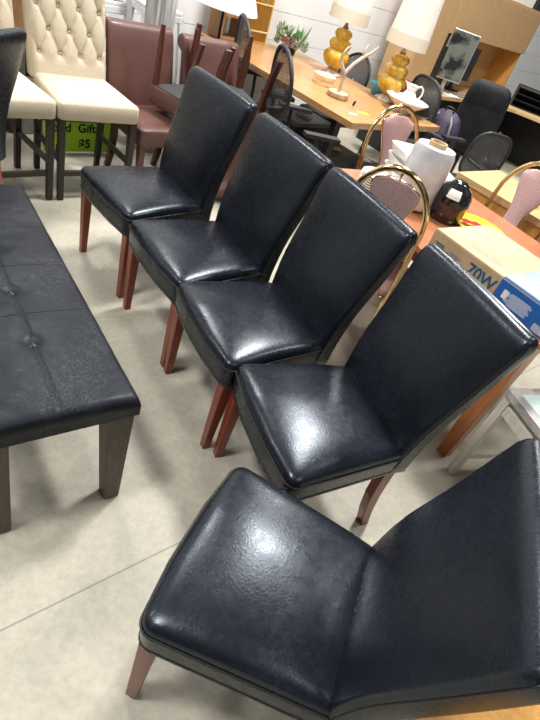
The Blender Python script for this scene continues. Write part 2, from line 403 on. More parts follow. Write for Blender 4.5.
dup(c1, (.212, 1.275, 0), 124.9, 'black leather dining chair in front of the cardboard box, nearest of the row of four', G1)
c5 = dup(c1, (.187, .674, 0), 81.1, 'large black leather dining chair closest to the camera with a creased, scuffed seat', G1)
c6 = dup(c1, (-1.93, 2.16, 0), 95, 'black leather chair cut off by the left frame edge behind the tufted bench', G1)

# ------------------------------------------------------------------ tufted bench
def heightpad(w, l, z0, zfun, nx, ny, r=.03):
    """cushion w x l whose top follows zfun(x, y); rounded shoulder of radius r, flat underside at z0"""
    def axis(L, n):
        a = [-L / 2 + r * (1 - math.cos(PI / 2 * i / 4)) for i in range(4)]
        b = [-L / 2 + r + (L - 2 * r) * i / n for i in range(n + 1)]
        return a + b + [-q for q in reversed(a)]
    xs = axis(w, nx); ys = axis(l, ny); vs = []; fs = []
    def drop(p, L):
        e = L / 2 - abs(p)
        return 0 if e >= r else r * (1 - math.sqrt(max(0, 1 - ((r - e) / r) ** 2)))
    for y in ys:
        for x in xs: vs.append((x, y, zfun(x, y) - min(r, math.hypot(drop(x, w), drop(y, l)))))
    a = len(xs); b = len(ys)
    for j in range(b - 1):
        for i in range(a - 1): fs.append((j * a + i, j * a + i + 1, (j + 1) * a + i + 1, (j + 1) * a + i))
    border = [i for i in range(a)] + [j * a + a - 1 for j in range(1, b)] + [(b - 1) * a + i for i in range(a - 2, -1, -1)] + [j * a for j in range(b - 2, 0, -1)]
    o = len(vs); k = len(border)
    for i in border: vs.append((vs[i][0], vs[i][1], z0))
    for i in range(k): fs.append((border[i], o + i, o + (i + 1) % k, border[(i + 1) % k]))
    fs.append(tuple(o + i for i in range(k)))
    m = MB(); m.add(vs, fs); return m
bl, bw = 1.36, .46
broot = empty('tufted_bench', (-.966, 1.356, 0), 46.3, 'long black tufted leather bench with grey-brown wooden legs', 'bench')
BY = [-.5 * bl + .30 + .277 * i for i in range(4)]
BY = [.68 - .31 - .272 * i for i in range(4)]
# local y runs along the bench; near end = -y
def bz(x, y):
    z = .462 + .012 * (1 - (2 * x / bw) ** 2)
    for by in BY:
        q = math.hypot(x, y + by); z -= .014 * math.exp(-(q / .02) ** 2) + .004 * math.exp(-(q / .06) ** 2)
    z -= .003 * math.exp(-(x / .006) ** 2)
    for i in range(6): z -= 0
    z += .0025 * noise.noise(Vector((x * 5, y * 5, 3))) + .0015 * noise.noise(Vector((x * 22, y * 22, 3)))
    return z
broot.scale = (1, 1, 1.025)
pad = heightpad(bw, bl, .392, bz, 60, 150, .026)
pad.build('seat', 'bench', broot, smooth=True)
def seamline(pts): return [(x, y, bz(x, y) + .0004) for x, y in pts]
MB().tube(seamline([(0, -bl / 2 + .03 + i * (bl - .06) / 90) for i in range(91)]), .0014, 5).build('stitching', 'seam', broot, smooth=True)
for by in (-.235, .038, .31): MB().tube(seamline([(-bw / 2 + .03 + i * (bw - .06) / 30, by) for i in range(31)]), .0012, 5).build('stitching', 'seam', broot, smooth=True)
for by in BY:
    b = MB(); b.lathe([(.0005, -.004), (.012, -.003), (.015, 0), (.014, .004), (.009, .0068), (.001, .008)], 20, (0, -by, bz(0, -by) + .001))
    b.build('button', 'black', broot, smooth=True)
b = MB(); yy = bl / 2 - .05; xx = bw / 2 - .03
b.box((0, -yy, .368), (bw - .07, .022, .05)); b.box((0, yy, .368), (bw - .07, .022, .05)); b.box((-xx, 0, .368), (.022, bl - .1, .05)); b.box((xx, 0, .368), (.022, bl - .1, .05))
b.build('apron', 'bench_wood', broot, bevel=.002)
for sx in (-1, 1):
    for sy in (-1, 1):
        g = MB(); g.bar((sx * (bw / 2 - .052), sy * (bl / 2 - .052), .392), (sx * (bw / 2 - .058), sy * (bl / 2 - .012), 0), .085, .085, .052, .052, ref=(1, 0, 0))
        g.build('leg', 'bench_wood', broot, bevel=.003)

# ------------------------------------------------------------------ cream tufted counter chairs
def cream(label, group):
    root = empty('counter_chair', (0, 0, 0), 0, label, 'chair', group)
    w_, hw = .49, .245
    base = densify(round_poly([(-.225, -.235), (.225, -.235), (hw, .232), (-hw, .232)], [.02, .02, .03, .03], 5), .04)
    rings = [[(x, y, z) for x, y in inset(base, f_, (0, 0))] for f_, z in ((.97, .492), (1, .498), (1.0, .56), (1.0, .575))]
    for f_ in (.985, .96, .92, .86, .76, .6, .4, .2, .06):
        rings.append([(x, y, .575 + .020 * (1 - f_ ** 14) ** .6 + .02 * (1 - f_ ** 2)) for x, y in inset(base, f_, (0, 0))])
    MB().loft(rings).build('seat', 'linen', root, smooth=True)
    # tufted back: grid front, plain rear
    W = .47; z0, z1 = .56, 1.16; dx = .122; dz = .150; cols = []; n = 72; m2 = 84; vs = []; fs = []
    th = .085
    bx = []
    for r_ in range(5):
        zz = .70 + r_ * dz * .78
        for q in range(-2, 3):
            x = q * dx + (dx / 2 if r_ % 2 == 0 else 0)
            if abs(x) < W / 2 - .03: bx.append((x, zz))
    def lean(z): return -.225 - .10 * (z - .56) / .5
    def puff(x, z):
        a = x / dx; b = (z - .70) / (dz * .78)
        u = (a - .5) + b * .5; v = (a - .5) - b * .5
        h = (abs(math.sin(PI * u)) * abs(math.sin(PI * v))) ** .42
        if z < .70: h = h * max(0, 1 - (.70 - z) / .05) + min(1, (.70 - z) / .05) * (.75)
        d = min((abs(x - p) ** 2 + (z - q) ** 2) ** .5 for p, q in bx)
        h = h * .026 - .024 * math.exp(-(d / .016) ** 2)
        return h
    for j in range(m2 + 1):
        z = z0 + (z1 - z0) * j / m2
        for i in range(n + 1):
            x = -W / 2 + W * i / n
            e = min(W / 2 - abs(x), z1 - z); r = .03
            dr = 0 if e > r else r * (1 - math.sqrt(max(0, 1 - ((r - e) / r) ** 2)))
            vs.append((x, lean(z) + puff(x, z) * min(1, e / .04) - dr, z))
    a = n + 1
    for j in range(m2):
        for i in range(n): fs.append((j * a + i, j * a + i + 1, (j + 1) * a + i + 1, (j + 1) * a + i))
    border = [i for i in range(a)] + [j * a + n for j in range(1, m2 + 1)] + [m2 * a + i for i in range(n - 1, -1, -1)] + [j * a for j in range(m2 - 1, 0, -1)]
    o = len(vs)
    for i in border: x, y, z = vs[i]; vs.append((x * .99, lean(z) - th, z))
    k = len(border)
    for i in range(k): fs.append((border[i], o + i, o + (i + 1) % k, border[(i + 1) % k]))
    fs.append(tuple(o + i for i in range(k)))
    q = MB(); q.add(vs, fs); q.build('backrest', 'linen', root, smooth=True)
    for x, z in bx:
        mt = Matrix.Translation((x, lean(z) - .010, z)) @ Matrix.Rotation(rad(-90), 4, 'X')
        g = MB(); g.lathe([(.0005, -.003), (.0095, -.001), (.0105, .002), (.007, .0055), (.0008, .0065)], 14, mt=mt); g.build('button', 'linen', root, smooth=True)
    FL = []
    for sx in (-1, 1):
        g = MB(); g.bar((sx * .218, .20, .497), (sx * .215, .20, 0), .04, .04, .033, .033); g.build('leg', 'espresso', root, bevel=.002)
        g = MB(); g.bar((sx * .205, -.20, .497), (sx * .205, -.235, 0), .04, .04, .033, .033); g.build('leg', 'espresso', root, bevel=.002)
        g = MB(); g.bar((sx * .215, .19, .24), (sx * .205, -.215, .24), .02, .034, ref=(1, 0, 0)); g.build('stretcher', 'espresso', root, bevel=.002)
    g = MB(); g.bar((-.2, .20, .17), (.2, .20, .17), .024, .03, ref=(0, 1, 0)); g.build('stretcher', 'espresso', root, bevel=.002)
    g = MB(); g.bar((-.2, -.21, .34), (.2, -.21, .34), .022, .034, ref=(0, 1, 0)); g.build('stretcher', 'espresso', root, bevel=.002)
    for sx in (-1, 1):
        g = MB(); g.lathe([(.007, 0), (.007, .004), (.001, .006)], 10, mt=Matrix.Translation((sx * .205, -.186, .34)) @ Matrix.Rotation(rad(-90), 4, 'X')); g.build('bolt', 'silver', root, smooth=True)
    return root
k1 = cream('cream button-tufted counter chair with its whole seat in view, beside the brown chairs', 'cream tufted chairs')
k1.location = (-1.603, 3.095, 0); k1.rotation_euler = (0, 0, rad(230.8))
dup(k1, (-1.915, 2.69, 0), 235.5, 'cream button-tufted counter chair at the left frame edge, half hidden by black chair', 'cream tufted chairs')
c6.scale = (1, 1, .97)

# ------------------------------------------------------------------ brown scroll-back chairs
def scroll(label, group, nails=False):
    root = empty('dining_chair', (0, 0, 0), 0, label, 'chair', group)
    base = densify(round_poly([(-.215, -.225), (.215, -.225), (.24, .222), (-.24, .222)], [.02, .02, .03, .03], 5), .05)
    rings = [[(x, y, z) for x, y in inset(base, f_, (0, 0))] for f_, z in ((.97, .352), (1, .358), (1.0, .44), (1.0, .452))]
    for f_ in (.985, .96, .92, .86, .76, .6, .4, .2, .06):
        rings.append([(x, y, .452 + .020 * (1 - f_ ** 14) ** .6 + .012 * (1 - f_ ** 2)) for x, y in inset(base, f_, (0, 0))])
    MB().loft(rings).build('seat', 'brown', root, smooth=True)
    # side profile with rolled top, lofted across the width
    prof = []
    fr = [(.36, -.205), (.46, -.21), (.56, -.222), (.66, -.24), (.76, -.262), (.84, -.282), (.89, -.295)]
    for z, y in fr: prof.append((y, z))
    cx, cz, R_ = -.352, .895, .052
    for i in range(0, 15):
        th = rad(8 + i * 17); prof.append((cx + R_ * math.cos(th), cz + R_ * math.sin(th)))
    bk = [(.83, -.335), (.74, -.318), (.64, -.30), (.54, -.285), (.44, -.272), (.36, -.268)]
    for z, y in bk: prof.append((y, z))
    cy = sum(p[0] for p in prof) / len(prof)
    rings = []
    for x, f_ in ((-.24, .0), (-.237, .35), (-.228, .8), (-.21, 1), (-.12, 1), (0, 1), (.12, 1), (.21, 1), (.228, .8), (.237, .35), (.24, 0)):
        ring = []
        for i, (y, z) in enumerate(prof):
            # shrink toward a centre line by up to 12 mm at the edges
            nxt = prof[(i + 1) % len(prof)]; prv = prof[i - 1]; t = Vector((nxt[0] - prv[0], nxt[1] - prv[1])).normalized(); nrm = Vector((t.y, -t.x))
            k = .012 * (1 - f_); ring.append((x, y - nrm.x * k, z - nrm.y * k))
        rings.append(ring)
    MB().loft(rings).build('backrest', 'brown', root, smooth=True)
    g = MB(); g.box((0, 0, .3495), (.44, .41, .005)); g.build('dust_cover', 'cambric', root)
    for sx in (-1, 1):
        g = MB(); g.bar((sx * .205, .19, .352), (sx * .2, .195, 0), .045, .045, .03, .03); g.build('leg', 'dark_cherry', root, bevel=.003)
        g = MB(); rr = []
        for z, y, wd in ((.352, -.20, .046), (.25, -.205, .044), (.12, -.225, .038), (0, -.265, .033)):
            h = wd / 2; x = sx * .19; rr.append([(x - .02, y - h, z), (x + .02, y - h, z), (x + .02, y + h, z), (x - .02, y + h, z)])
        g.loft(rr); g.build('leg', 'dark_cherry', root, bevel=.003)
    if nails:
        g = MB(); pts = densify(base, .022)
        for x, y in pts:
            if y < -.2: continue
            g.lathe([(.004, -.001), (.003, .002), (.0005, .003)], 6, (x * 1.003, y * 1.003, .362))
        g.build('nailhead_trim', 'brass', root, smooth=True)
    return root
GB = 'brown leather chairs stacked seat to seat'
s1 = scroll('brown leather scroll-back chair standing beside the cream chair, seat visible', 'brown leather chairs')
s1.scale = (1, 1, .97); s1.location = (-1.30, 3.50, 0); s1.rotation_euler = (0, 0, rad(232.7))
dup(s1, (-.93, 3.87, 0), 232.3, 'upright brown leather scroll-back chair behind the farthest black chair, wooden legs crossing it', 'brown leather chairs')
s3 = scroll('brown leather chair turned upside down on the second brown chair, legs in the air', 'brown leather chairs', True)
s3.location = (-.955, 3.86, 1.0); s3.rotation_euler = (rad(180 - 3.5), 0, rad(222.6))
s4 = dup(s3, (-1.165, 3.625, .985), 244, 'upside-down brown leather chair on the one beside the cream chairs')
s4.rotation_euler = (rad(180), 0, rad(244)); s4.scale = (.74, .74, 1)

exec_bg = True
# ------------------------------------------------------------------ orange dining table
T = rad(-45.5)
ot = empty('dining_table', (-.117, 2.814, 0), -45.5, 'orange-brown wooden dining table behind the black chairs holding the boxed goods', 'table')
# local x along the length (to lower right), y away from the camera
top = round_poly([(0, 0), (1.5, 0), (1.5, 1.0), (0, 1.0)], .07, 6)
MB().prism(top, .722, .75).build('table_top', 'orange', ot, bevel=.006)
g = MB(); g.box((.76, .09, .68), (1.32, .02, .08)); g.box((.775, .92, .68), (1.34, .02, .08)); g.box((.09, .5, .68), (.02, .8, .08)); g.box((1.43, .5, .68), (.02, .8, .08)); g.build('apron', 'orange_leg', ot, bevel=.002)
for x, y in ((1.42, .08), (.1, .09), (.1, .91), (1.42, .91)):
    g = MB(); g.bar((x, y, .722), (x, y, 0), .085, .085, .055, .055); g.build('leg', 'orange_leg', ot, bevel=.004)

# ------------------------------------------------------------------ brass and pink dining chairs
def goldchair(label, group):
    root = empty('arch_back_chair', (0, 0, 0), 0, label, 'chair', group)
    def by(z): return -.21 - .10 * max(0, z - .45) / .58
    H = 1.03; hw = .205; path = []
    for z in (.06, .2, .34, .46, .56, .66, .74): path.append((-hw * (.88 + .12 * min(1, z / .7)), by(z), z))
    for i in range(1, 16):
        th = PI - PI * i / 16; path.append((hw * math.cos(th), by(.78 + .25 * math.sin(th)), .78 + .25 * math.sin(th)))
    for z in (.74, .66, .56, .46, .34, .2, .06): path.append((hw * (.88 + .12 * min(1, z / .7)), by(z), z))
    path[0] = (path[0][0], by(0) - .03, 0); path[-1] = (path[-1][0], by(0) - .03, 0)
    MB().tube(path, .0145, 12).build('arch_frame', 'brass', root, smooth=True)
    # hourglass pad
    def wz(z): t = (z - .38) / .58; return .088 + .040 * math.cos(2 * PI * (t - .02) * .98) + .012 * (1 - t)
    zz = [.38 + .60 * i / 24 for i in range(25)]
    rings = []; left = []; right = []
    for i, z in enumerate(zz):
        h = wz(z)
        if z > .93: h *= math.sqrt(max(.05, 1 - ((z - .93) / .055) ** 2))
        y = by(z); ring = [(-h, y + .016, z), (-h * .7, y + .024, z), (0, y + .028, z), (h * .7, y + .024, z), (h, y + .016, z), (h, y - .008, z), (0, y - .012, z), (-h, y - .008, z)]
        rings.append(ring); left.append((-h, y + .004, z)); right.append((h, y + .004, z))
    MB().loft(rings).build('back_pad', 'pink', root, smooth=True, angle=50)
    MB().tube(left + list(reversed(right)), .0065, 8, closed=True).build('pad_trim', 'brass', root, smooth=True)
    MB().tube([(0, by(.98) + .0, .975), (0, by(1.02), 1.025)], .007, 8).build('pad_bracket', 'brass', root, smooth=True)
    base = densify(round_poly([(-.19, -.2), (.19, -.2), (.225, .22), (-.225, .22)], .05, 5), .05)
    rings = [[(x, y, z) for x, y in inset(base, f_, (0, 0))] for f_, z in ((.97, .405), (1, .412), (1.0, .44))]
    for f_ in (.98, .95, .9, .8, .6, .35, .1):
        rings.append([(x, y, .44 + .018 * (1 - f_ ** 10) ** .6 + .014 * (1 - f_ ** 2)) for x, y in inset(base, f_, (0, 0))])
    MB().loft(rings).build('seat', 'pink', root, smooth=True)
    MB().tube([(x, y, .404) for x, y in inset(base, 1.0, (0, 0))], .009, 8, closed=True).build('seat_trim', 'brass', root, smooth=True)
    for sx in (-1, 1):
        MB().tube([(sx * .2, .19, .40), (sx * .2, .20, .2), (sx * .2, .21, 0)], .013, 10).build('leg', 'brass', root, smooth=True)
    return root
g1 = goldchair('arched brass and pink chair beyond the orange table, white price sticker on its pad', 'brass and pink chairs')
g1.location = (.40, 3.33, 0); g1.rotation_euler = (0, 0, rad(218)); 
g = MB(); g.box((.02, -.287, .90), (.045, .0015, .045)); 
g2 = dup(g1, (.305, 2.555, 0), -12, 'arched brass and pink chair between the black chairs and the orange table', 'brass and pink chairs'); g2.scale = (.9, 1, 1)
g3 = dup(g1, (.96, 3.25, 0), 138, 'arched brass chair with pink pad at the right frame edge beyond the orange table', 'brass and pink chairs')
st = MB(); st.box((.0, -.325, .91), (.045, .0015, .045)); st.build('price_sticker', 'paper', g1)

# ------------------------------------------------------------------ things on the dining table
def place(name, mb, mat, loc, label, cat, deg=0, smooth=True, angle=None, bevel=0, group=None):
    o = mb.build(name, mat, None, smooth=smooth, angle=angle, bevel=bevel); o.location = loc; o.rotation_euler = (0, 0, rad(deg))
    return tag(o, label, cat, group)
ZT = .751
# stacked square white bowls
for i in range(3):
    r0 = []
    for s, z in ((.065, 0), (.072, .004), (.095, .04), (.112, .08), (.118, .10), (.110, .10), (.09, .045), (.06, .012), (.02, .010)):
        r0.append([(x, y, z) for x, y in round_poly([(-s, -s), (s, -s), (s, s), (-s, s)], s * .4, 5)])
    lb = ['white square china bowl at the bottom of the stack beside the film roll', 'white square china bowl in the middle of the stack', 'white square china bowl on top of the stack behind the near brass chair'][i]
    place('bowl', MB().loft(r0), 'white', (.335, 2.94, ZT + i * .055), lb, 'bowl', 20 + 4 * i, angle=60, group='stacked white bowls')
# plate stack
for i in range(6):
    p = MB(); p.lathe([(.045, 0), (.055, .002), (.09, .012), (.098, .018), (.095, .02), (.055, .008), (.002, .006)], 32)
    place('plate', p, 'white', (.19 + .002 * (i % 2), 2.77, ZT + i * .0125), 'small white china plate in the stack behind the near brass arch', 'plate', 0, angle=60, group='stacked white plates')
# roll of stretch film with a card core
fr = empty('stretch_film_roll', (.39, 2.735, ZT), 0, 'tall white roll of plastic stretch film standing on its brown core', 'film roll')
p = MB(); p.lathe([(.045, .012), (.095, .012), (.108, .03), (.106, .12), (.109, .2), (.106, .28), (.096, .308), (.06, .313), (.045, .308)], 36); p.build('film', 'film', fr, smooth=True, angle=50)
p = MB(); p.lathe([(.036, 0), (.044, 0), (.044, .33), (.036, .33), (.036, .31), (.036, .02)], 28); p.build('core', 'card', fr, smooth=True, angle=40)
# black jar
jr = empty('ceramic_jar', (.575, 2.72, ZT), 0, 'glossy black round jar with a white paper tag on its shoulder', 'jar')
p = MB(); p.lathe([(.055, 0), (.075, .004), (.088, .05), (.092, .10), (.088, .14), (.072, .17), (.05, .185), (.046, .195), (.03, .205), (.001, .208)], 36); p.build('body', 'blackglaze', jr, smooth=True)
rg = []
for rr_, z in ((.0905, .132), (.0865, .148), (.0795, .163), (.072, .174)):
    rg.append([(rr_ * math.cos(rad(a)), rr_ * math.sin(rad(a)), z) for a in range(-125, -79, 5)])
p = MB(); p.loft(rg, cap=False, closed=False); p.loft([[(x * .985, y * .985, z) for x, y, z in q] for q in rg], cap=False, closed=False); p.build('paper_tag', 'paper', jr)
# yellow plate with red pattern
yp = empty('serving_plate', (.77, 2.75, ZT), 0, 'yellow round plate with a red painted figure lying behind the cardboard box', 'plate'); yp.scale = (.85, .85, 1)
p = MB(); p.lathe([(.08, 0), (.1, .003), (.165, .018), (.172, .024), (.168, .025), (.1, .009), (.002, .008)], 44); p.build('dish', 'yellow', yp, smooth=True, angle=60)
p = MB(); p.prism([(-.13, -.01), (-.09, .03), (-.05, .02), (-.02, .045), (.01, .03), (.03, .0), (-.01, -.03), (-.06, -.025), (-.1, -.045)], .0255, .027); p.build('painted_motif', 'redglaze', yp)
# cardboard box with print
bx_ = empty('cardboard_box', (.470, 2.235, ZT), -42.8, 'long flat cardboard box printed 70W with a blue label at one end', 'box')
L_, D_, H_ = .64, .42, .108
p = MB(); p.box((L_ / 2, D_ / 2, H_ / 2), (L_, D_, H_ - .002)); p.build('carton', 'card', bx_, bevel=.003)
p = MB(); p.box((L_ / 2, D_ / 2, H_ + .0005), (L_ - .004, D_ - .004, .003)); p.build('top_flap', 'cardtop', bx_, bevel=.001)
p = MB(); p.box((.507, -.0012, .054), (.262, .0024, .100)); p.box((.507, .21, H_ + .0035), (.262, .418, .002)); lab = p.build('label_panel', 'blue', bx_)
p = MB(); p.box((.507, .207, H_ + .0052), (.256, .39, .0012)); p.build('label_top', 'paleblue', bx_)
text('70W', .070, 'navyink', bx_, (.222, -.001, .032), (rad(90), 0, 0), 'lettering', bold=.0018)
g = MB()
for i in range(4): g.box((.055 + .003 * (i % 2), -.0012, .064 - i * .009), (.05 - .008 * (i % 2), .0012, .005))
g.build('printed_lines', 'navyink', bx_)
g = MB()
for i in range(5): g.box((.145, -.0012, .062 - i * .007), (.07 - .01 * (i % 2), .0012, .0035))
for i in range(4): g.box((.26 - .01 * i, .06 + i * .014, H_ + .0022), (.24 - .03 * (i % 2), .004, .0008))
g.build('printed_lines', 'greyink', bx_)
g = MB()
g.box((.42, -.0028, .058), (.024, .001, .036))
for i in range(7): g.box((.49 - .006 * (i % 3), -.0028, .076 - i * .008), (.09 + .014 * ((i * 5) % 3), .001, .003))
for i in range(9): g.box((.58 + i * .006, -.0028, .024), (.003, .001, .03))
g.build('label_print', 'paper', bx_)
text('70W', .12, 'paper', bx_, (.42, .12, H_ + .006), (0, 0, 0), 'lettering', bold=.001)

# ------------------------------------------------------------------ small side table at the right
sd = empty('side_table', (1.215, 1.68, 0), 28, 'small side table with grey stone rim and pale glass inset on a whitewashed frame', 'table')
p = MB()
for cx, cy, sx, sy in ((0, -.185, .42, .04), (0, .185, .42, .04), (-.19, 0, .04, .33), (.19, 0, .04, .33)): p.box((cx, cy, .51), (sx, sy, .035))
p.build('stone_rim', 'marble', sd, bevel=.003)
p = MB(); p.box((0, 0, .522), (.338, .328, .016)); p.build('glass_inset', 'aquaglass', sd)
for sx in (-1, 1):
    for sy in (-1, 1):
        g = MB(); g.bar((sx * .185, sy * .18, .492), (sx * .185, sy * .18, 0), .035, .035); g.build('leg', 'paleframe', sd, bevel=.002)
    g = MB(); g.bar((sx * .185, -.16, .44), (sx * .185, .16, .44), .03, .05, ref=(1, 0, 0)); g.build('rail', 'paleframe', sd, bevel=.002)
    g = MB(); g.bar((-.165, sx * .18, .12), (.165, sx * .18, .12), .025, .03, ref=(0, 1, 0)); g.build('stretcher', 'paleframe', sd, bevel=.002)

# orange wooden chair whose seat shows under the near black chair
wc = empty('wooden_chair', (.75, .42, 0), 200, 'orange wooden chair seat peeking out below the nearest black chair back', 'chair')
p = MB(); rings = [[(x, y, z) for x, y in inset(densify(round_poly([(-.2, -.2), (.2, -.2), (.22, .2), (-.22, .2)], .05, 5), .05), f_, (0, 0))] for f_, z in ((.96, .40), (1, .408), (1, .425), (.97, .432), (.8, .428), (.4, .424), (.05, .424))]
wc.scale = (1, 1, 1.2); p.loft(rings); p.build('seat', 'amberwood', wc, smooth=True, angle=50)
for sx in (-1, 1):
    for sy in (-1, 1):
        g = MB(); g.bar((sx * .16, sy * .15, .405), (sx * .185, sy * .175, 0), .035, .035, .026, .026); g.build('leg', 'amberwood', wc, bevel=.002)

# ------------------------------------------------------------------ butcher block table and its load
TD = 54.7
tx0, ty0 = -.055, 3.994
tb = empty('work_table', (tx0, ty0, 0), TD, 'butcher-block work table on a black steel base holding the amber lamps', 'table')
TW, TL = 1.24, 1.95
p = MB(); p.box((TW / 2, TL / 2, .727), (TW, TL, .046)); p.build('table_top', 'table', tb, bevel=.003)
for y in (.25, 1.7):
    for x in (.15, TW - .15):
        g = MB(); g.bar((x, y, .703), (x, y, 0), .07, .05); g.build('leg', 'steel', tb, bevel=.002)
    g = MB(); g.box((TW / 2, y, .02), (TW - .35, .05, .04)); g.build('foot_rail', 'steel', tb, bevel=.002)
g = MB(); g.box((TW / 2, TL / 2 , .66), (.06, 1.4, .08)); g.box((TW/2, .25, .66), (TW - .37, .045, .07)); g.box((TW/2, 1.7, .66), (TW - .37, .045, .07)); g.build('frame', 'steel', tb, bevel=.002)
cT, sT = math.cos(rad(TD)), math.sin(rad(TD))
def onT(u, v, z=.7505): return (tx0 + u * cT - v * sT, ty0 + u * sT + v * cT, z)

def lamp(loc, deg, label):
    r = empty('table_lamp', loc, deg, label, 'lamp', 'amber glass lamps'); r.scale = (1.05, 1.05, 1.0)
    p = MB(); p.lathe([(.09, 0), (.095, .008), (.075, .022), (.05, .035), (.04, .05), (.001, .052)], 32, ripple=.07, rn=6); p.build('foot', 'antler', r, smooth=True)
    pr = [(.035, .05), (.06, .06), (.095, .09), (.115, .13), (.118, .165), (.098, .195), (.075, .205), (.088, .22), (.098, .25), (.09, .28), (.065, .295), (.055, .30), (.068, .312), (.076, .335), (.068, .36), (.045, .375), (.025, .38)]
    p = MB(); p.lathe(pr, 48, ripple=.045, rn=8); p.build('glass_body', 'amber', r, smooth=True)
    p = MB(); p.lathe([(.02, .378), (.026, .382), (.018, .40), (.012, .42), (.012, .45), (.001, .452)], 18); p.build('socket', 'bark', r, smooth=True)
    # pleated drum shade with a lower band
    n = 96; a = []; rr = ((.168, .445), (.164, .52), (.158, .62), (.15, .74), (.145, .86))
    def ring(R_, z): return [(R_ * (1 + (.006 if j % 2 else -.006)) * math.cos(2 * PI * j / n), R_ * (1 + (.006 if j % 2 else -.006)) * math.sin(2 * PI * j / n), z) for j in range(n)]
    out = [ring(R_, z) for R_, z in rr]; inn = [ring(R_ - .004, z) for R_, z in reversed(rr)]
    p = MB(); p.loft(out + inn + [out[0]], cap=False); p.build('lamp_shade', 'shade', r, smooth=False)
    p = MB(); q = [(.219, .418), (.2165, .52)]
    o_ = [[(R_ * math.cos(2 * PI * j / 48), R_ * math.sin(2 * PI * j / 48), z) for j in range(48)] for R_, z in ((.1735, .438), (.1695, .535), (.1675, .535), (.1710, .438), (.1735, .438))]
    p.loft(o_, cap=False); p.build('shade_band', 'shadeband', r, smooth=True, angle=40)
    p = MB(); p.tube([(0, 0, .45), (0, 0, .80)], .003, 6); p.tube([(-.146, 0, .80), (.146, 0, .80)], .0025, 6); p.tube([(0, -.146, .80), (0, .146, .80)], .0025, 6); p.build('harp', 'brass', r, smooth=True)
    return r
lamp(onT(1.12, .57), 0, 'amber glass table lamp with pale shade nearest the white pitcher')
lamp(onT(1.03, 1.19), 20, 'amber glass table lamp with pale shade beside the potted plant')
# potted plant in a glass dish
pp = empty('potted_plant', onT(.92, 1.70), 0, 'small potted arrangement of green and mauve foliage at the wall end of the table', 'plant')
p = MB(); p.lathe([(.05, 0), (.065, .005), (.07, .05), (.066, .06), (.001, .058)], 24); p.build('pot', 'darkpot', pp, smooth=True, angle=50)
def leaves(cnt, R_, z0, z1, ln, wd, lean_, seed):
    rnd = random.Random(seed); p = MB()
    for i in range(cnt):
        a = rnd.uniform(0, 2 * PI); rr = R_ * math.sqrt(rnd.random()); c = Vector((rr * math.cos(a), rr * math.sin(a), rnd.uniform(z0, z1)))
        d = Vector((math.cos(a) * lean_ * rnd.uniform(.3, 1.3), math.sin(a) * lean_ * rnd.uniform(.3, 1.3), rnd.uniform(.5, 1))).normalized()
        s_ = d.cross(Vector((rnd.uniform(-1, 1), rnd.uniform(-1, 1), .2))).normalized(); nn = d.cross(s_) * .25
        l = ln * rnd.uniform(.7, 1.3); w2 = wd * rnd.uniform(.7, 1.2)
        p.add([c, c + d * l * .5 + s_ * w2 + nn * w2, c + d * l, c + d * l * .5 - s_ * w2 + nn * w2, c + d * l * .5 - nn * w2 * .6], [(0, 1, 4), (1, 2, 4), (2, 3, 4), (3, 0, 4)])
    return p
for (dx_, dy_, mat_, cnt, ln, wd, z1, lean_) in ((-.09, .0, 'sage', 150, .05, .012, .20, .8), (.06, .02, 'leaf', 40, .15, .006, .12, .25), (.0, -.05, 'mauve', 90, .028, .012, .13, .9), (.10, -.04, 'sage', 80, .04, .012, .12, .9), (-.02, .06, 'leaf', 80, .05, .013, .16, .8)):
    q = leaves(cnt, .06, .05, z1, ln, wd, lean_, int(dx_ * 100) + 50); o = q.build('foliage', mat_, pp, recalc=False); o.location = (dx_, dy_, 0)
# antler on a wood slice
an = empty('antler_ornament', onT(.40, .53), 20, 'forked pale antler standing on a round bark-edged wood slice', 'ornament')
p = MB(); p.lathe([(.085, 0), (.09, .004), (.088, .034), (.084, .038), (.001, .038)], 36, ripple=.015, rn=5); p.build('wood_slice', 'bark', an, smooth=True, angle=50)
p = MB(); p.lathe([(.081, .036), (.081, .0395), (.001, .0395)], 36, ripple=.015, rn=5); p.build('sawn_face', 'birch', an, smooth=True, angle=50)
p = MB()
p.tube([(0, 0, .035), (.0, .0, .1), (-.005, .0, .16), (.01, 0, .2), (.05, .01, .26), (.10, .02, .31), (.16, .025, .36), (.2, .02, .42)], [.016, .014, .014, .016, .013, .014, .011, .003], 10)
p.tube([(-.004, 0, .17), (-.03, 0, .21), (-.06, -.01, .25), (-.068, -.015, .3), (-.05, -.015, .345), (-.025, -.01, .37)], [.013, .013, .011, .010, .007, .002], 10)
p.tube([(.10, .02, .31), (.10, .03, .36), (.12, .04, .41)], [.009, .007, .002], 8)
an_o = p.build('antler', 'antler', an, smooth=True)
# bentwood box
bb = empty('round_box', onT(.55, .84), 0, 'round pale bentwood box lying behind the antler', 'box')
p = MB(); p.lathe([(.088, 0), (.092, .003), (.092, .055), (.001, .055)], 36); p.build('body', 'basket', bb, smooth=True, angle=50)
p = MB(); p.lathe([(.095, .045), (.096, .072), (.09, .077), (.001, .077)], 36); p.build('lid', 'basket', bb, smooth=True, angle=50)
# cards and slips
p = MB(); p.box((0, 0, .0175), (.03, .008, .035), Matrix.Rotation(rad(12), 4, 'X')); place('card_holder', p, 'blackink', onT(.42, .36, .752), 'tiny upright black card beside the wood slice', 'card', 70, False)
p = MB(); p.box((0, 0, .0006), (.09, .05, .001)); place('price_slip', p, 'yellowpaper', onT(.36, .20, .7512), 'small lime yellow slip lying near the table corner', 'paper', 30, False)
p = MB(); p.box((0, 0, .0006), (.07, .035, .001)); place('price_slip', p, 'paper', onT(.20, .17, .7512), 'small white slip lying at the near table corner', 'paper', 45, False)
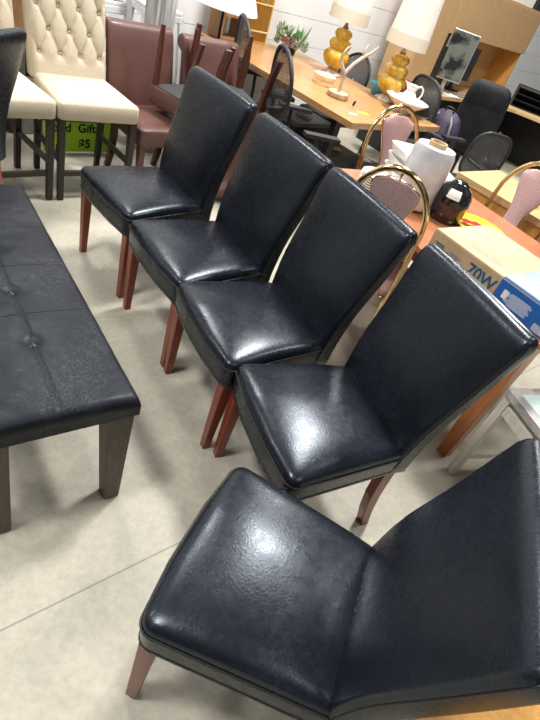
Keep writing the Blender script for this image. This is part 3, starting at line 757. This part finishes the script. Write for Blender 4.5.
# wash bowl and pitcher
wbp = onT(1.05, .30)
p = MB(); p.lathe([(.06, 0), (.066, .004), (.062, .015), (.11, .045), (.165, .085), (.19, .108), (.186, .112), (.155, .092), (.1, .055), (.05, .026), (.001, .022)], 40, ripple=.02, rn=8)
place('wash_bowl', p, 'white', wbp, 'wide white china wash bowl with wavy rim at the table edge', 'bowl', 0, angle=60)
pt = empty('pitcher', (wbp[0], wbp[1], wbp[2] + .0235), 205, 'white china pitcher with curved handle standing in the wash bowl', 'pitcher')
p = MB(); rings = []
for R_, z, sp in ((.045, 0, 0), (.05, .004, 0), (.046, .015, 0), (.07, .05, 0), (.085, .09, 0), (.08, .13, 0), (.055, .17, 0), (.045, .19, .005), (.052, .215, .02), (.066, .24, .045), (.062, .24, .042), (.045, .20, .01), (.03, .17, 0)):
    rings.append([((R_ + sp * max(0, math.cos(2 * PI * j / 32)) ** 3) * math.cos(2 * PI * j / 32), R_ * math.sin(2 * PI * j / 32), z + sp * .5 * max(0, math.cos(2 * PI * j / 32)) ** 3) for j in range(32)])
p.loft(rings); p.build('body', 'white', pt, smooth=True)
pt.scale = (.85, .85, .82)
p = MB(); p.tube([(-.05, 0, .215), (-.09, 0, .245), (-.125, 0, .22), (-.13, 0, .17), (-.11, 0, .12), (-.078, 0, .09)], [.009, .009, .009, .009, .008, .007], 10); p.build('handle', 'white', pt, smooth=True)
tl = onT(1.12, -.0 + .46)
# teal jug beyond the pitcher
# ------------------------------------------------------------------ office mesh chairs
def mesh_chair(label, mat='mesh', w=.42, h=.5, name='office_chair', arms=True, frame='plastic', oval=True):
    r = empty(name, (0, 0, 0), 0, label, 'chair', 'mesh office chairs')
    # five-star base
    p = MB()
    for i in range(5):
        a = 2 * PI * i / 5; p.bar((.03 * math.cos(a), .03 * math.sin(a), .11), (.28 * math.cos(a), .28 * math.sin(a), .075), .045, .03, .03, .022, ref=(-math.sin(a), math.cos(a), 0))
    p.lathe([(.04, .07), (.045, .08), (.045, .13), (.03, .14)], 16); p.build('base', frame, r, bevel=.002)
    for i in range(5):
        a = 2 * PI * i / 5; p = MB(); c = (.28 * math.cos(a), .28 * math.sin(a), .03)
        mt = Matrix.Translation(c) @ Matrix.Rotation(a, 4, 'Z') @ Matrix.Rotation(rad(90), 4, 'X')
        p.lathe([(.01, -.025), (.028, -.025), (.03, -.02), (.03, .02), (.028, .025), (.01, .025)], 14, mt=mt); p.bar(c, (c[0], c[1], .07), .012); p.build('caster', frame, r, smooth=True, angle=40)
    p = MB(); p.tube([(0, 0, .12), (0, 0, .40)], .025, 14); p.build('gas_column', 'steel', r, smooth=True, angle=50)
    base = densify(round_poly([(-.22, -.22), (.22, -.22), (.24, .23), (-.24, .23)], .09, 6), .05); rings = []
    for f_, z in ((.9, .40), (.99, .408), (1, .43), (.98, .452), (.93, .465), (.8, .472), (.5, .47), (.1, .465)): rings.append([(x, y, z) for x, y in inset(base, f_, (0, 0))])
    MB().loft(rings).build('seat', frame, r, smooth=True)
    z0 = .58; pts = []
    n = 40
    def by(z, x=0): return -.25 - .09 * (z - .55) + .5 * x * x
    for i in range(n):
        th = 2 * PI * i / n; ex = 2.0 if oval else 3.2
        cx = math.copysign(abs(math.cos(th)) ** (2 / ex), math.cos(th)) * w / 2; cz = math.copysign(abs(math.sin(th)) ** (2 / ex), math.sin(th)) * h / 2
        z = z0 + h / 2 + cz; x = cx * (1 - .18 * (-cz / h)) if oval else cx * (1 + .1 * (-cz / h)); pts.append((x, by(z, x), z))
    MB().tube(pts, .014, 8, closed=True).build('back_frame', frame, r, smooth=True)
    rings = []
    for k in (1, .8, .6, .4, .2, .04): rings.append([(x * k, by(z0 + h / 2 + (z - z0 - h / 2) * k, x * k), z0 + h / 2 + (z - z0 - h / 2) * k) for x, y, z in pts])
    vs = MB(); front = [[(x, y + .002, z) for x, y, z in q] for q in rings]; rear = [[(x, y - .002, z) for x, y, z in q] for q in reversed(rings)]
    vs.loft(front + rear, cap=False); vs.build('mesh_panel', mat, r, smooth=True)
    p = MB(); p.tube([(0, -.12, .40), (0, -.24, .42), (0, -.285, .5), (0, -.275, .62)], [.022, .022, .02, .016], 10)
    p.tube([(-.5 * w * .8, by(.78, .17) - .012, .76), (0, by(.76) - .03, .70), (.5 * w * .8, by(.78, .17) - .012, .76)], .012, 8); p.build('back_support', frame, r, smooth=True)
    if arms:
        for sx in (-1, 1):
            p = MB(); p.tube([(sx * .2, 0, .42), (sx * .27, 0, .44), (sx * .285, 0, .55), (sx * .285, -.01, .66)], .014, 8); p.box((sx * .285, .02, .67), (.07, .26, .025)); p.build('armrest', frame, r, smooth=True, angle=40)
    return r
mc = mesh_chair('black mesh office chair with an oval back right behind the row, under the table edge')
mc.location = (-.37, 3.90, 0); mc.rotation_euler = (0, 0, rad(-60))
dup(mc, (-.83, 4.55, 0), -60, 'black mesh office chair with an open oval back between the brown chair and bamboo screen')
m3 = dup(mc, (-.37, 5.55, 0), 144, 'black mesh office chair on the wall side of the table between the two lamps')
m4 = mesh_chair('dark grey mesh office chair behind the pitcher holding the purple bag', 'meshgrey', .42, .46, oval=False)
m4.location = (.64, 5.38, 0); m4.rotation_euler = (0, 0, rad(-50)); m3.scale = (.9, .9, .89)
m5 = dup(m4, (1.01, 4.98, 0), 20, 'small grey mesh office chair beside the pale desk, nearest the wicker basket')

# ------------------------------------------------------------------ executive chair
ex = empty('executive_chair', (1.15, 6.28, 0), -10, 'big black padded executive chair seen from behind at the maple desk', 'chair')
p = MB()
for i in range(5):
    a = 2 * PI * i / 5; p.bar((.03 * math.cos(a), .03 * math.sin(a), .11), (.32 * math.cos(a), .32 * math.sin(a), .07), .055, .035, .035, .025, ref=(-math.sin(a), math.cos(a), 0))
p.build('base', 'plastic', ex, bevel=.002)
for i in range(5):
    a = 2 * PI * i / 5; q = MB(); c = (.32 * math.cos(a), .32 * math.sin(a), .03); q.lathe([(.01, -.025), (.03, -.025), (.03, .025), (.01, .025)], 14, mt=Matrix.Translation(c) @ Matrix.Rotation(a, 4, 'Z') @ Matrix.Rotation(rad(90), 4, 'X')); q.build('caster', 'plastic', ex, smooth=True, angle=40)
p = MB(); p.tube([(0, 0, .1), (0, 0, .42)], .03, 12); p.build('gas_column', 'steel', ex, smooth=True, angle=50)
base = densify(round_poly([(-.25, -.25), (.25, -.25), (.26, .26), (-.26, .26)], .08, 6), .05); rings = []
for f_, z in ((.9, .40), (.99, .41), (1, .46), (.99, .50), (.95, .525), (.85, .54), (.5, .545), (.1, .545)): rings.append([(x, y, z) for x, y in inset(base, f_, (0, 0))])
MB().loft(rings).build('seat', 'chairblack', ex, smooth=True)
rings = []
for z, w2, t2 in ((.46, .17, .03), (.48, .21, .05), (.6, .245, .065), (.75, .255, .07), (.88, .25, .07), (.93, .242, .062), (.95, .24, .068), (1.02, .238, .075), (1.09, .225, .07), (1.14, .195, .055), (1.165, .15, .03), (1.17, .1, .01)):
    y = -.27 - .12 * (z - .5); rings.append([(x, yy + y, z) for x, yy in round_poly([(-w2, -t2), (w2, -t2), (w2, t2), (-w2, t2)], t2 * .85, 6)])
MB().loft(rings).build('backrest', 'chairblack', ex, smooth=True)
for sx in (-1, 1):
    p = MB(); p.tube([(sx * .25, -.24, .66), (sx * .31, -.2, .70), (sx * .32, -.05, .71), (sx * .32, .12, .70), (sx * .31, .16, .62), (sx * .26, .12, .46)], .02, 10); p.build('armrest', 'plastic', ex, smooth=True)

m5.scale = (.86, .86, .86); ex.scale = (.9, 1, .95)
# ------------------------------------------------------------------ purple backpack and red chair
bp = empty('backpack', (.72, 5.34, .475), -20, 'purple nylon backpack slumped on the seat of the grey mesh chair', 'bag')
rings = []
for z, a_, b_, sh in ((0, .14, .08, 0), (.02, .165, .10, 0), (.1, .175, .115, .0), (.2, .17, .11, .01), (.3, .15, .095, .02), (.37, .12, .07, .03), (.41, .07, .04, .035), (.42, .03, .015, .035)):
    rings.append([(a_ * math.cos(2 * PI * j / 28) * (1 + .06 * noise.noise(Vector((j * .5, z * 9, 0)))), b_ * math.sin(2 * PI * j / 28) * (1 + .12 * noise.noise(Vector((j * .5, z * 9, 5)))) + sh, z) for j in range(28)])
MB().loft(rings).build('body', 'purple', bp, smooth=True)
p = MB(); p.box((0, -.125, .12), (.22, .05, .16)); p.build('front_pocket', 'purple', bp, bevel=.02, seg=4)
for sx in (-1, 1): MB().tube([(sx * .06, -.08, .38), (sx * .1, -.15, .33), (sx * .12, -.17, .2), (sx * .12, -.13, .05)], .011, 8).build('strap', 'greyplastic', bp, smooth=True)
MB().tube([(-.04, 0, .41), (-.03, 0, .45), (.03, 0, .45), (.04, 0, .41)], .008, 8).build('handle', 'plastic', bp, smooth=True)

rc = empty('side_chair', (.40, 6.18, 0), -40, 'dark red chair standing between grey mesh chair and maple desk', 'chair')
p = MB(); p.box((0, 0, .44), (.44, .44, .06)); p.build('seat', 'red', rc, bevel=.02, seg=3)
p = MB(); p.box((0, -.24, .68), (.42, .05, .40)); p.build('backrest', 'red', rc, bevel=.02, seg=3)
for sx in (-1, 1):
    for sy in (-1, 1):
        g = MB(); g.bar((sx * .19, sy * .19 , .41), (sx * .2, sy * .21, 0), .03); g.build('leg', 'steel', rc, bevel=.002)

bp.scale = (1, 1, .88)
# ------------------------------------------------------------------ pale desk behind the dining table
d2 = empty('desk', (.763, 3.885, 0), -36.9, 'pale wooden desk with brown drawer front between the film roll and wicker basket', 'desk')
p = MB(); p.box((.60, .31, .70), (1.2, .62, .045)); p.build('desk_top', 'lightwood', d2, bevel=.002)
p = MB(); p.box((.60, .03, .60), (1.12, .02, .15)); p.build('drawer_front', 'amberwood', d2, bevel=.002)
p = MB(); p.box((.04, .31, .338), (.025, .56, .676)); p.box((1.16, .31, .338), (.025, .56, .676)); p.box((.6, .57, .45), (1.09, .02, .45)); p.build('side_panel', 'lightwood', d2, bevel=.002)
c2, s2_ = math.cos(rad(-36.9)), math.sin(rad(-36.9))
def onD(x, y, z=.7235): return (.763 + x * c2 - y * s2_, 3.885 + x * s2_ + y * c2, z)
# wicker basket with dark pattern
wk = empty('wicker_basket', onD(.73, .38), -30, 'tan wicker basket with dark woven spots standing on the pale desk', 'basket')
rings = []
for k, z in ((.86, 0), (.9, .005), (.96, .06), (1, .13), (1.03, .15), (.97, .15), (.9, .06), (.84, .012)):
    rings.append([(x * k, y * k, z) for x, y in round_poly([(-.15, -.1), (.15, -.1), (.15, .1), (-.15, .1)], .04, 5)])
MB().loft(rings).build('body', 'wicker', wk, smooth=True, angle=60)
p = MB()
for i in range(5):
    for j in range(3): p.box((-.12 + i * .06 + (.02 if j % 2 else 0), -.098 - .0225 * (j + 1) * .22, .03 + j * .042), (.016, .008, .014))
p.build('woven_spots', 'blackink', wk)
p = MB(); p.box((0, 0, .025), (.14, .09, .05)); place('decorated_box', p, 'decopattern', onD(.47, .19), 'small dark patterned box in front of the wicker basket', 'box', -30, False, bevel=.002)
p = MB(); p.box((0, 0, .019), (.1, .07, .038)); place('paper_carton', p, 'paper', onD(.36, .34), 'small white carton at the back of the pale desk', 'box', 0, False, bevel=.002)
# shallow clear tub and small black thing at desk corner
tb2 = empty('storage_tub', (.72, 4.42, 0), 20, 'greyish clear plastic storage tub on the floor behind the film roll', 'tub')
rings = []
for k, z in ((.88, 0), (.9, .006), (1, .50), (1.04, .505), (1.04, .515), (.97, .515), (.87, .012)): rings.append([(x * k, y * k, z) for x, y in round_poly([(-.16, -.12), (.16, -.12), (.16, .12), (-.16, .12)], .03, 4)])
MB().loft(rings).build('body', 'sheet', tb2, smooth=True, angle=50)
MB().box((0, 0, .525), (.335, .255, .016)).build('lid', 'greystool', tb2, bevel=.004)

# ------------------------------------------------------------------ maple office desk with hutch, along the back wall
HD = 53.13
dk = empty('office_desk', (.552, 6.973, 0), HD, 'curved maple office desk with black underside in front of the hutch', 'desk')
# local x along wall, -y into the room
poly = [(-.47, .36), (2.55, .36), (2.55, -1.55), (1.95, -1.55), (1.85, -1.1), (1.78, -.75), (1.62, -.45), (1.38, -.31), (1.1, -.27), (-.47, -.27)]
MB().prism(poly, .70, .74).build('desk_top', 'lightwood', dk, bevel=.003)
p = MB(); p.box((-.45, .04, .35), (.03, .58, .70)); p.box((2.52, -.6, .35), (.03, 1.8, .70)); p.box((1.04, .30, .35), (2.9, .03, .70)); p.box((2.2, -1.5, .35), (.58, .03, .7)); p.build('panel', 'plastic', dk)
hu = empty('desk_hutch', (.552, 6.973, .741), HD, 'maple hutch with three overhead doors standing on the office desk', 'cabinet')
p = MB(); zb = 1.30 - .741; zt = 1.76 - .741
p.box((.955, .19, zb + .01), (1.91, .36, .02)); p.box((.955, .19, zt), (1.93, .40, .03)); p.box((.955, .36, zt / 2), (1.91, .02, zt)); p.build('case', 'maple', hu, bevel=.002)
for i in range(3):
    q = MB(); q.box((.318 + i * .637, -.006, (zb + zt) / 2), (.632, .02, zt - zb - .015)); q.build('door', 'maple', hu, bevel=.002)
q = MB(); q.box((1.895, .19, zb / 2), (.03, .34, zb)); q.build('end_panel', 'amberwood', hu, bevel=.002)  # orange light on this end panel is put into its wood colour
cb = empty('storage_cabinet', (.552, 6.973, .741), HD, 'tall maple wardrobe cabinet with round lock left of the hutch', 'cabinet')
q = MB(); q.box((-.235, .19, .62), (.46, .36, 1.24)); q.build('case', 'maple', cb, bevel=.002)
q = MB(); q.box((-.235, -.002, .62), (.45, .018, 1.22)); dr = q.build('door', 'maple', cb, bevel=.003)
q = MB(); q.lathe([(.03, 0), (.03, .006), (.02, .010), (.012, .011), (.001, .011)], 24, mt=Matrix.Translation((-.335, -.011, .51)) @ Matrix.Rotation(rad(90), 4, 'X')); q.build('lock', 'silver', dr, smooth=True, angle=40)
cd, sdg = math.cos(rad(HD)), math.sin(rad(HD))
def onK(x, y, z=.7415): return (.552 + x * cd - y * sdg, 6.973 + x * sdg + y * cd, z)
# things on top of the hutch
q = MB(); q.box((0, 0, .11), (.55, .28, .22)); place('white_box', q, 'paper', onK(1.35, .18, 1.777), 'white box on top of the hutch at the upper right', 'box', HD, False, bevel=.004)
q = MB(); q.box((0, 0, .08), (.16, .25, .16)); place('black_box', q, 'plastic', onK(1.78, .16, 1.777), 'black box on top of the hutch at its right end', 'box', HD, False, bevel=.006)
def monitor(loc, deg, label, w, h, mat, frame, stand=True, glass=True):
    r = empty('monitor', loc, deg, label, 'monitor')
    z = .13 + h / 2
    p = MB(); p.box((0, 0, z), (w, .035, h)); p.build('casing', frame, r, bevel=.005)
    p = MB(); p.box((0, -.0185, z), (w - .035, .003, h - .035)); p.build('screen', mat, r)
    p = MB(); p.box((0, .02, .10), (.05, .02, .2)); p.box((0, .02, .0085), (.2, .16, .015)); p.build('stand', frame, r, bevel=.003)
    return r
monitor(onK(.20, -.10), 14, 'silver-framed monitor turned upright in the open hutch bay', .34, .50, 'screen', 'silver')
monitor(onK(.66, .06), HD - 10, 'black monitor standing behind the silver-framed one', .44, .36, 'plastic', 'plastic')
q = MB(); q.box((0, 0, .22), (.12, .3, .44)); place('computer_tower', q, 'plastic', onK(.0 + .06, .12), 'black computer tower beside the wardrobe cabinet on the desk', 'computer', HD, False, bevel=.005)
q = MB(); q.box((0, 0, .006), (.3, .12, .012)); place('keyboard', q, 'greyplastic', onK(.55, -.18), 'small grey keyboard at the desk edge', 'keyboard', HD + 5, False, bevel=.002)
q = MB(); q.box((0, 0, .003), (.2, .14, .005)); place('paper_stack', q, 'paper', onK(.27, -.2, .742), 'white papers in front of the silver-framed monitor', 'paper', HD - 8, False)
# black letter tray unit and the glass paperweight
og = empty('letter_tray', onK(2.10, -.50), HD - 60, 'black tiered letter tray at the right end of the office desk', 'tray')
q = MB()
for i in range(4): q.box((0, 0, .01 + .075 * i), (.75, .3, .006))
q.box((-.37, 0, .125), (.008, .3, .25)); q.box((.37, 0, .125), (.008, .3, .25)); q.box((0, .147, .125), (.74, .006, .25)); q.build('trays', 'plastic', og)
q = MB(); q.box((.2, -.02, .017 + .075), (.2, .25, .012)); q.build('papers', 'paper', og)
gl = empty('desk_lamp', onK(1.90, -.80), 0, 'small glass-domed lamp with a thin black gooseneck by the letter tray', 'lamp')
q = MB(); q.lathe([(.05, 0), (.062, .006), (.06, .02), (.045, .045), (.02, .058), (.001, .06)], 28); q.build('dome', 'aquaglass', gl, smooth=True)
q = MB(); q.tube([(.01, 0, .055), (.05, -.02, .2), (.13, -.05, .34), (.24, -.1, .42), (.34, -.14, .43)], .006, 8); q.build('gooseneck', 'steel', gl, smooth=True)

# ------------------------------------------------------------------ along the back wall
def wobj(root_loc, deg=HD): return root_loc
# bamboo blind: each cane is a solid rod, held by three rows of cord
bs = empty('bamboo_blind', on_wall(3.66, .14, .752 - .70), HD, 'golden bamboo cane screen leaning against the white wall', 'screen')
q = MB()
for i in range(26):
    x = -.19 + i * .0155; a = 2 * PI * i / 11
    q.tube([(x, .02, .72), (x, .045, 2.0)], .0068, 6)
q.build('canes', 'bamboo', bs, smooth=True)
q = MB()
for z in (.80, 1.02, 1.24, 1.46, 1.68, 1.9):
    for i in range(26): q.box((-.19 + i * .0155, .0 + .02 * (z - .72) , z + .004 * (i % 2)), (.012, .012, .01))
q.build('cord_rows', 'cord', bs)
q = MB(); q.bar((-.2, .032, .70), (-.2, .055, 2.02), .022); q.bar((.21, .032, .70), (.21, .055, 2.02), .022)
q.bar((-.2, .03, .71), (.21, .03, .71), .02, ref=(0, 0, 1)); q.build('frame', 'bamboo', bs, bevel=.002)
# brown open shelf left of the blind
sh = empty('small_shelf', on_wall(3.33, .19, .752), HD, 'brown wooden shelf unit beside the bamboo screen', 'shelf')
q = MB(); q.box((-.12, 0, .32), (.02, .2, .62)); q.box((.11, 0, .32), (.02, .2, .62))
for z in (.02, .2, .38, .56): q.box((0, 0, z), (.22, .2, .02))
q.build('case', 'woodshelf', sh, bevel=.002)
# floor lamp with the white shade
fl = empty('floor_lamp', (-1.335, 4.72, 0), 0, 'lamp with a wide white cone shade on a thin black pole, at the top edge', 'lamp')
q = MB(); q.lathe([(.13, 0), (.13, .015), (.03, .03), (.012, .04)], 28); q.build('base', 'steel', fl, smooth=True, angle=40)
q = MB(); q.tube([(0, 0, .03), (0, 0, 1.2)], .011, 10); q.build('pole', 'steel', fl, smooth=True, angle=50)
rr = [(.27, 1.05), (.26, 1.08), (.13, 1.39), (.125, 1.39), (.255, 1.075), (.265, 1.05), (.27, 1.05)]
q = MB(); q.loft([[(R_ * math.cos(2 * PI * j / 48), R_ * math.sin(2 * PI * j / 48), z) for j in range(48)] for R_, z in rr], cap=False); q.build('lamp_shade', 'whiteshade', fl, smooth=True, angle=50)
# white metal stools, stacked behind the brown chair
def stool(name='metal_stool'):
    r = empty(name, (0, 0, 0), 0, '', 'stool')
    q = MB(); q.prism(round_poly([(-.16, -.16), (.16, -.16), (.16, .16), (-.16, .16)], .04, 5), .70, .72); q.prism(round_poly([(-.163, -.163), (.163, -.163), (.163, .163), (-.163, .163)], .04, 5), .665, .70); q.build('seat', 'greystool', r, bevel=.004)
    for sx in (-1, 1):
        for sy in (-1, 1):
            g = MB(); g.bar((sx * .14, sy * .14, .67), (sx * .21, sy * .21, 0), .045, .022, .035, .02, ref=(sx, -sy, 0)); g.build('leg', 'greystool', r, bevel=.003)
    for a, b in (((-1, -1), (1, -1)), ((1, -1), (1, 1)), ((1, 1), (-1, 1)), ((-1, 1), (-1, -1))):
        k = .187; g = MB(); g.bar((a[0] * k, a[1] * k, .22), (b[0] * k, b[1] * k, .22), .012, .03, ref=(0, 0, 1)); g.build('footrest', 'greystool', r, bevel=.002)
    return r
def stack_labels(i): return ['white metal stool at the bottom of the stack behind the brown chair', 'white metal stool in the middle of the stack behind the brown chair', 'white metal stool on top of the stack behind the brown chair'][i]
s0 = stool(); p0 = on_wall(2.00, .42)
s0.scale = (1, 1, 1.3); s0.location = p0; s0.rotation_euler = (0, 0, rad(HD + 6)); s0['label'] = stack_labels(0); s0['group'] = 'stacked white stools'
for i in (1, 2):
    dup(s0, (p0[0], p0[1], .115 * i), HD + 6, stack_labels(i), 'stacked white stools')
s9 = dup(s0, on_wall(2.52, .34), HD - 10, 'single white metal stool between the stool stack and the black lamp pole')
del s9['group']
# upright roll of grey sheeting
q = MB(); rings = []
for z in (0, .02, .3, .6, .9, 1.2, 1.28):
    rings.append([((.10 + .012 * math.sin(j * 2.1 + z * 3)) * math.cos(2 * PI * j / 40), (.085 + .012 * math.sin(j * 1.7 + z * 2)) * math.sin(2 * PI * j / 40), z) for j in range(40)])
q.loft(rings); sl = place('rolled_sheeting', q, 'sheet', on_wall(2.30, .75), 'upright roll of grey translucent plastic sheeting behind the brown chairs', 'roll', 10)
# low shelf with dark goods behind the cream chairs
ls = empty('storage_rack', on_wall(.55, .26), HD, 'low dark steel storage rack against the wall behind the cream chairs', 'rack')
for x in (-1.1, 0, 1.1):
    for y in (-.18, .18):
        g = MB(); g.box((x, y, .34), (.035, .035, .68)); g.build('post', 'steel', ls)
for z in (.12, .62):
    g = MB(); g.box((0, 0, z), (2.2, .40, .025)); g.build('shelf', 'woodshelf', ls)
def crate(loc, size, mat, label, cat='box', deg=HD, name='storage_box', lid=None):
    r = empty(name, loc, deg, label, cat); x, y, z = size
    q = MB(); q.box((0, 0, z * .46), (x * .96, y * .96, z * .92), taper=.94); q.build('body', mat, r, bevel=.008)
    q = MB(); q.box((0, 0, z * .96), (x, y, z * .08)); q.build('lid', lid or mat, r, bevel=.004)
    return r
def onW(s, out, z): return on_wall(s, out, z)
crate(onW(1.42, .27, .634), (.36, .3, .2), 'woodshelf', 'brown box on the rack behind the brown chair')
crate(onW(.85, .27, .634), (.4, .3, .22), 'greyplastic', 'grey storage box on the rack seen between the two cream chairs')
crate(onW(.25, .27, .634), (.42, .3, .26), 'plastic', 'black storage box on the rack behind the left cream chair')
crate(onW(.9, .27, .134), (.5, .32, .3), 'plastic', 'black bin on the lower rack shelf behind the cream chairs')
crate(onW(-.05, .27, .134), (.5, .32, .34), 'greystool', 'pale grey bin on the lower rack shelf at the left')
crate(onW(1.5, .40, 0.0), (.3, .34, .3), 'taupe', 'taupe fabric bin on the floor behind the brown chair')
# lime sign on a low stand under the cream chairs
sg = empty('price_sign', (-1.90, 3.66, .004), 52, 'lime green price sign reading Food Gift $5 beneath the cream chairs', 'sign')
sg.location = (-1.86, 3.52, 0)
q = MB(); q.box((0, 0, .125), (.50, .012, .22)); q.build('board', 'green', sg, bevel=.001)
text('Food', .085, 'blackink', sg, (-.235, -.007, .155), (rad(90), 0, 0), bold=.002)
text('Gift', .085, 'blackink', sg, (-.01, -.007, .155), (rad(90), 0, 0), bold=.002)
text('$5', .085, 'blackink', sg, (.0, -.007, .045), (rad(90), 0, 0), bold=.003)
for sx in (-1, 1): MB().box((sx * .15, .03, .035), (.03, .10, .07)).build('foot', 'steel', sg)
# cartons and bins under the work table
crate(onT(.55, .52, 0), (.42, .36, .34), 'plastic', 'black crate under the near end of the work table', deg=TD)
crate(onT(.62, 1.0, 0), (.5, .36, .42), 'plastic', 'black bin under the middle of the work table', deg=TD, lid='greyplastic')
crate(onT(.95, .42, 0), (.3, .3, .26), 'greyplastic', 'grey bin under the work table near the gold chair', deg=TD + 10)
crate(onT(.28, .92, 0), (.3, .26, .24), 'taupe', 'taupe bin under the work table beside the mesh chair', deg=TD - 8)
for i, (u, v, z, dg_) in enumerate(((.55, .50, .345, 20), (.60, .98, .425, -10), (.95, .42, .265, 40))):
    q = MB(); q.box((0, 0, .002), (.14, .1, .003)); place('paper_sheet', q, 'paper', onT(u, v, z), ['white sheet of paper on the black crate under the table', 'white sheet of paper on the black bin under the table', 'white sheet of paper on the grey bin under the table'][i], 'paper', dg_, False)
# teal pot on the hutch side of the pitcher
q = MB(); q.lathe([(.05, 0), (.06, .006), (.09, .05), (.10, .10), (.094, .105), (.08, .05), (.001, .02)], 28)
place('teal_bowl', q, 'teal', onT(1.17, .70), 'teal glazed bowl behind the white pitcher', 'bowl', 0, angle=60)

# ------------------------------------------------------------------ light
def area(loc, size, power, color=(1, .97, .92), rot=(0, 0, 0), shape='SQUARE', sy=None):
    l = bpy.data.lights.new('ceiling_and_fill_light', 'AREA'); l.size = size; l.energy = power; l.color = color; l.shape = 'RECTANGLE' if sy else shape
    if sy: l.size_y = sy
    o = bpy.data.objects.new('ceiling_and_fill_light', l); o.location = loc; o.rotation_euler = rot; COL.objects.link(o); return o
LT = [((.45, 4.1, 5.2), 760), ((-2.9, 4.6, 5.2), 300), ((3.4, 3.5, 5.2), 240), ((.9, 8.0, 5.2), 430), ((-1.9, -.2, 5.2), 420), ((2.4, -.6, 5.2), 120), ((-5.0, 1.4, 5.2), 200)]  # the two behind the camera are added for front shading
for p_, e_ in LT: area(p_, .75, e_ * 1.1)
wd = bpy.data.worlds.new('world'); scene.world = wd; wd.use_nodes = True
bg = wd.node_tree.nodes['Background']; bg.inputs[1].default_value = 1.
# unseen hall: random noise patches made up to give the leather something to reflect
def wn(t, **k):
    n = wd.node_tree.nodes.new(t)
    for a, b in k.items():
        if a in n.inputs: n.inputs[a].default_value = b
        else: setattr(n, a, b)
    return n
wl = wd.node_tree.links.new
tc = wn('ShaderNodeTexCoord'); mp = wn('ShaderNodeMapping'); mp.inputs['Scale'].default_value = (1, 1, 1.6); wl(tc.outputs['Generated'], mp.inputs['Vector'])
nz = wn('ShaderNodeTexNoise', Scale=2.6, Detail=3.); wl(mp.outputs['Vector'], nz.inputs['Vector'])
cr = wn('ShaderNodeValToRGB'); el = cr.color_ramp.elements
el[0].position = .40; el[0].color = (.045, .045, .05, 1); el[1].position = .64; el[1].color = (.95, 1.0, 1.1, 1)
k_ = el.new(.53); k_.color = (.14, .135, .13, 1)
wl(nz.outputs['Fac'], cr.inputs['Fac']); wl(cr.outputs['Color'], bg.inputs[0])

# ------------------------------------------------------------------ camera
cam = bpy.data.cameras.new('camera'); co = bpy.data.objects.new('camera', cam); COL.objects.link(co); scene.camera = co
F_, PITCH, ROLL, HC = 512.68, .669232, .364922, 1.61774
cam.sensor_fit = 'VERTICAL'; cam.sensor_height = 24.; cam.lens = F_ / 720 * 24.; cam.clip_start = .02; cam.clip_end = 60
fw = Vector((0, math.cos(PITCH), -math.sin(PITCH))); rt = Vector((1, 0, 0)); up = rt.cross(fw)
c_, s_ = math.cos(ROLL), math.sin(ROLL); r2 = rt * c_ + up * s_; u2 = -rt * s_ + up * c_
co.matrix_world = Matrix(((r2.x, u2.x, -fw.x, 0), (r2.y, u2.y, -fw.y, 0), (r2.z, u2.z, -fw.z, HC), (0, 0, 0, 1)))
scene.view_settings.view_transform = 'Standard'; scene.view_settings.look = 'None'; scene.view_settings.gamma = 1; scene.view_settings.use_curve_mapping = False
scene.view_settings.exposure = -1.1
